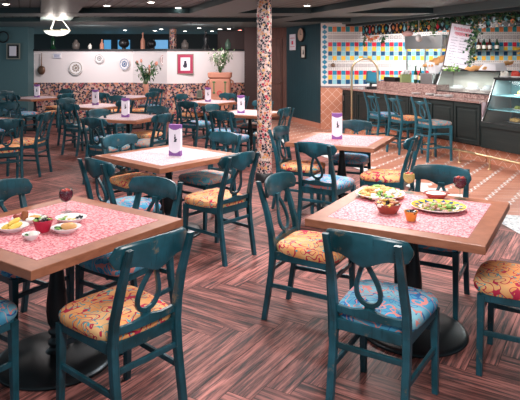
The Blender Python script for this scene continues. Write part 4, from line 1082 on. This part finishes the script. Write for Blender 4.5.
# left front table
p = on_t(12.5,231); dish(12.5,231,.085,.075,'white oval dish of fried fingers at left edge of table', rz=12)
for i, (dx, dy, dz) in enumerate(((-.025,.010,.022),(.015,0,.024),(.0,.018,.042))):
    b = MB(); b.tube([(-.038,0,-.004),(-.02,0,0),(.02,0,.006),(.038,0,.010)], [.008,.014,.014,.009], 10)
    tag(b.build('fried_finger', M['yellow'], loc=p+Vector((dx,dy,dz)), rz=R(50+8*i)), ('golden fried finger, left in the oval dish','golden fried finger, right in the oval dish','golden fried finger on top in the oval dish')[i], 'fried food', 'fried fingers')
p = on_t(27,222.5); dish(27,222.5,.085,.080,'white plate of brown croquettes behind the red pot', 'plate')
b = MB(); b.lathe([(.010,0),(.018,.006),(.019,.045),(.012,.056)], 14); tag(b.build('croquette', M['brown'], loc=p+Vector((-.012,.0,.012))), 'upright reddish brown croquette on white plate', 'croquette')
b = MB(); b.blob((0,0,.02), (.033,.022,.018), 2, .06, 0, 8); tag(b.build('croquette', M['terradark'], loc=p+Vector((-.055,.012,.01))), 'lying dark croquette left of the upright one', 'croquette')
b = MB(); b.blob((0,0,.014), (.035,.022,.012), 4, .1, 0, 8); tag(b.build('cream_dollop', M['cream'], loc=p+Vector((.035,-.02,.008))), 'white sauce on croquette plate', 'sauce')
b = MB(); b.blob((0,0,.014), (.032,.02,.014), 5, .2, 0, 8); tag(b.build('omelette_slice', M['bread2'], loc=p+Vector((.04,.022,.009))), 'yellow omelette piece on croquette plate', 'omelette')
pot = dish(43,231.5,.052,.052,'crimson clay pot heaped with green salad, middle of left table','salad_pot','redpot',h=.062,cat='pot',deep=True)
pile(on_t(43,231.5),'green_salad',['olivegreen','lettuce','cream','olive'],34,.040,.040,.022,.011,'green olive salad heaped in the crimson pot','salad',3,.060)
dish(31,239.3,.045,.042,'tiny white dish of cream and lettuce, nearest on left table')
b = MB(); b.blob((0,0,.02), (.024,.019,.017), 6, .06, 0, 8); tag(b.build('cream_dollop', M['cream'], loc=on_t(31,239.3)+Vector((.010,0,.006))), 'ball of white cream in tiny dish', 'cream')
pile(on_t(31,239.3)+Vector((-.024,.0,.0)),'lettuce_leaves',['lettuce','leaf'],9,.014,.012,.01,.008,'lettuce sprig in tiny dish','lettuce',4,.018)
dish(71,222,.090,.078,'white oval dish with olives, right on left table', rz=-8)
pile(on_t(71,222)+Vector((-.038,-.002,0)),'green_relish',['lettuce','cream','olivegreen'],16,.030,.034,.012,.010,'pale green relish in oval dish','relish',5,.016)
pile(on_t(71,222)+Vector((.008,-.008,0)),'yellow_relish',['yellow','cream'],10,.018,.026,.010,.009,'yellow relish in middle of oval dish','relish',6,.016)
pile(on_t(71,222)+Vector((.048,.012,0)),'black_olives',['olive'],12,.018,.022,.014,.010,'black olives at right end of oval dish','olives',7,.020)
dish(66,232,.080,.070,'white shell-shaped dish with golden patty, front right on left table', rz=12)
b = MB(); b.blob((0,0,.026), (.044,.036,.018), 8, .10, 0, 10); tag(b.build('golden_patty', M['bread'], loc=on_t(66,232)+Vector((.014,.0,.006))), 'golden fried patty in the shell dish', 'patty')
pile(on_t(66,232)+Vector((-.045,-.005,0)),'lettuce_leaves',['leaf','lettuce'],12,.022,.024,.012,.011,'dark lettuce at left end of the shell dish','lettuce',9,.018)
def goblet(px, py, liquid, label, s=1.0, fruit='red'):
    root = thing('sangria_glass', label, 'glass', on_t(px, py), 0)
    b = MB(); b.lathe([(.034*s,0),(.034*s,.002),(.006*s,.008),(.0045*s,.05*s),(.008*s,.058*s),(.030*s,.072*s),(.043*s,.098*s),(.042*s,.125*s),(.036*s,.148*s),(.0345*s,.148*s),(.0405*s,.125*s),(.0415*s,.098*s),(.028*s,.074*s),(.004*s,.062*s)], 28); b.build('glass_body', M['pane'], root)
    b = MB(); b.lathe([(.005*s,.0625*s),(.027*s,.0745*s),(.0405*s,.098*s),(.0395*s,.122*s),(.037*s,.132*s)], 28); b.build('drink', M[liquid], root)
    b = MB()
    for k in range(4): b.blob((.018*s*math.cos(k*1.7), .018*s*math.sin(k*1.7), .134*s), (.012,.010,.007), k, .1, 0, 6)
    b.build('fruit_pieces', M[fruit], root)
goblet(66,212,'wine','stemmed glass of dark red sangria on the left front table')
goblet(409,192.5,'whitewine','stemmed glass of golden sangria on right front table', 1.0)
goblet(460,198.5,'wine','stemmed glass of dark red sangria on the right front table', 1.05)
# right front table
dish(380,197,.165,.155,'large blue-rimmed white platter of nachos at left of right table','platter',rz=-4,cat='platter')
b = MB(); b.lathe([(.1655,.0305),(.160,.0315)], 40, sy=.94); tag(b.build('rim_line', M['navy'] if 'navy' in M else T['navy'], loc=(0,0,0)), None)
bpy.data.objects['rim_line'].parent = [o for o in bpy.data.objects if o.name.startswith('platter')][0]
pile(on_t(380,197),'nacho_salad',['bread2','bread2','lettuce','lettuce','cream','bread'],130,.138,.128,.045,.021,'nachos and lettuce heaped on the blue-rimmed platter','nachos',11,.020)
dish(388,212.5,.080,.078,'red-brown bowl heaped with bean chilli, front of platter','clay_bowl','terradark',h=.055,cat='bowl',deep=True)
pile(on_t(388,212.5),'bean_chilli',['brown','terradark','cream','yellow','olive','bread'],70,.070,.068,.036,.014,'bean chilli with cheese in the terracotta bowl','chilli',12,.050)
dish(411,220.5,.039,.039,'small orange pot of black olives','orange_pot','orangepot',h=.052,cat='pot',deep=True)
pile(on_t(411,220.5),'black_olives',['olive'],14,.027,.027,.008,.012,'black olives in the small orange pot','olives',13,.048)
c = on_t(438.5,209.5)
root = dish(438.5,209.5,.168,.155,'big oval plate with yellow rim and navy triangles, right table','patterned_plate',rz=-6,h=.024,cat='plate')
b = MB(); N = 40
for j in range(N):
    a, a2 = 2*PI*j/N, 2*PI*(j+1)/N; e = 1
    def pt_(r, aa, z): return (r*math.cos(aa)*.168, r*math.sin(aa)*.155, z)
    b.add([pt_(.72,a,.0175),pt_(.72,a2,.0175),pt_(.98,a2,.0275),pt_(.98,a,.0275)], [(0,3,2,1)] if False else [(0,1,2,3)], 0)
for j in range(16):
    a = 2*PI*j/16; w_ = .16
    b.add([pt_(.735,a-w_,.0192),pt_(.735,a+w_,.0192),pt_(.96,a,.0278)], [(0,1,2)], 1)
b.build('painted_rim', [T['yellow'], T['navy']], root)
pile(c,'meat_salad',['olivegreen','brown','bread','olivegreen','ham','lettuce'],120,.100,.088,.028,.013,'shredded meat salad on the yellow-rimmed plate','salad',14,.014)
dish(436,198.5,.076,.068,'brown oval casserole of white sauce between the glasses','casserole_dish','terradark',rz=-4,h=.036,cat='casserole',deep=True)
cs = bpy.data.objects['casserole_dish']
b = MB(); b.lathe([(.068,.028),(.063,.036),(.001,.037)], 28, sy=.9); b.build('white_sauce', M['cream'], cs)
for s_ in (-1,1):
    b = MB(); b.box((s_*.076,0,.036), (.022,.03,.008)); b.build('handle', M['terradark'], cs, bevel=.003)
# decorative lights' stray empties are not needed; remove the unused vertex-less data
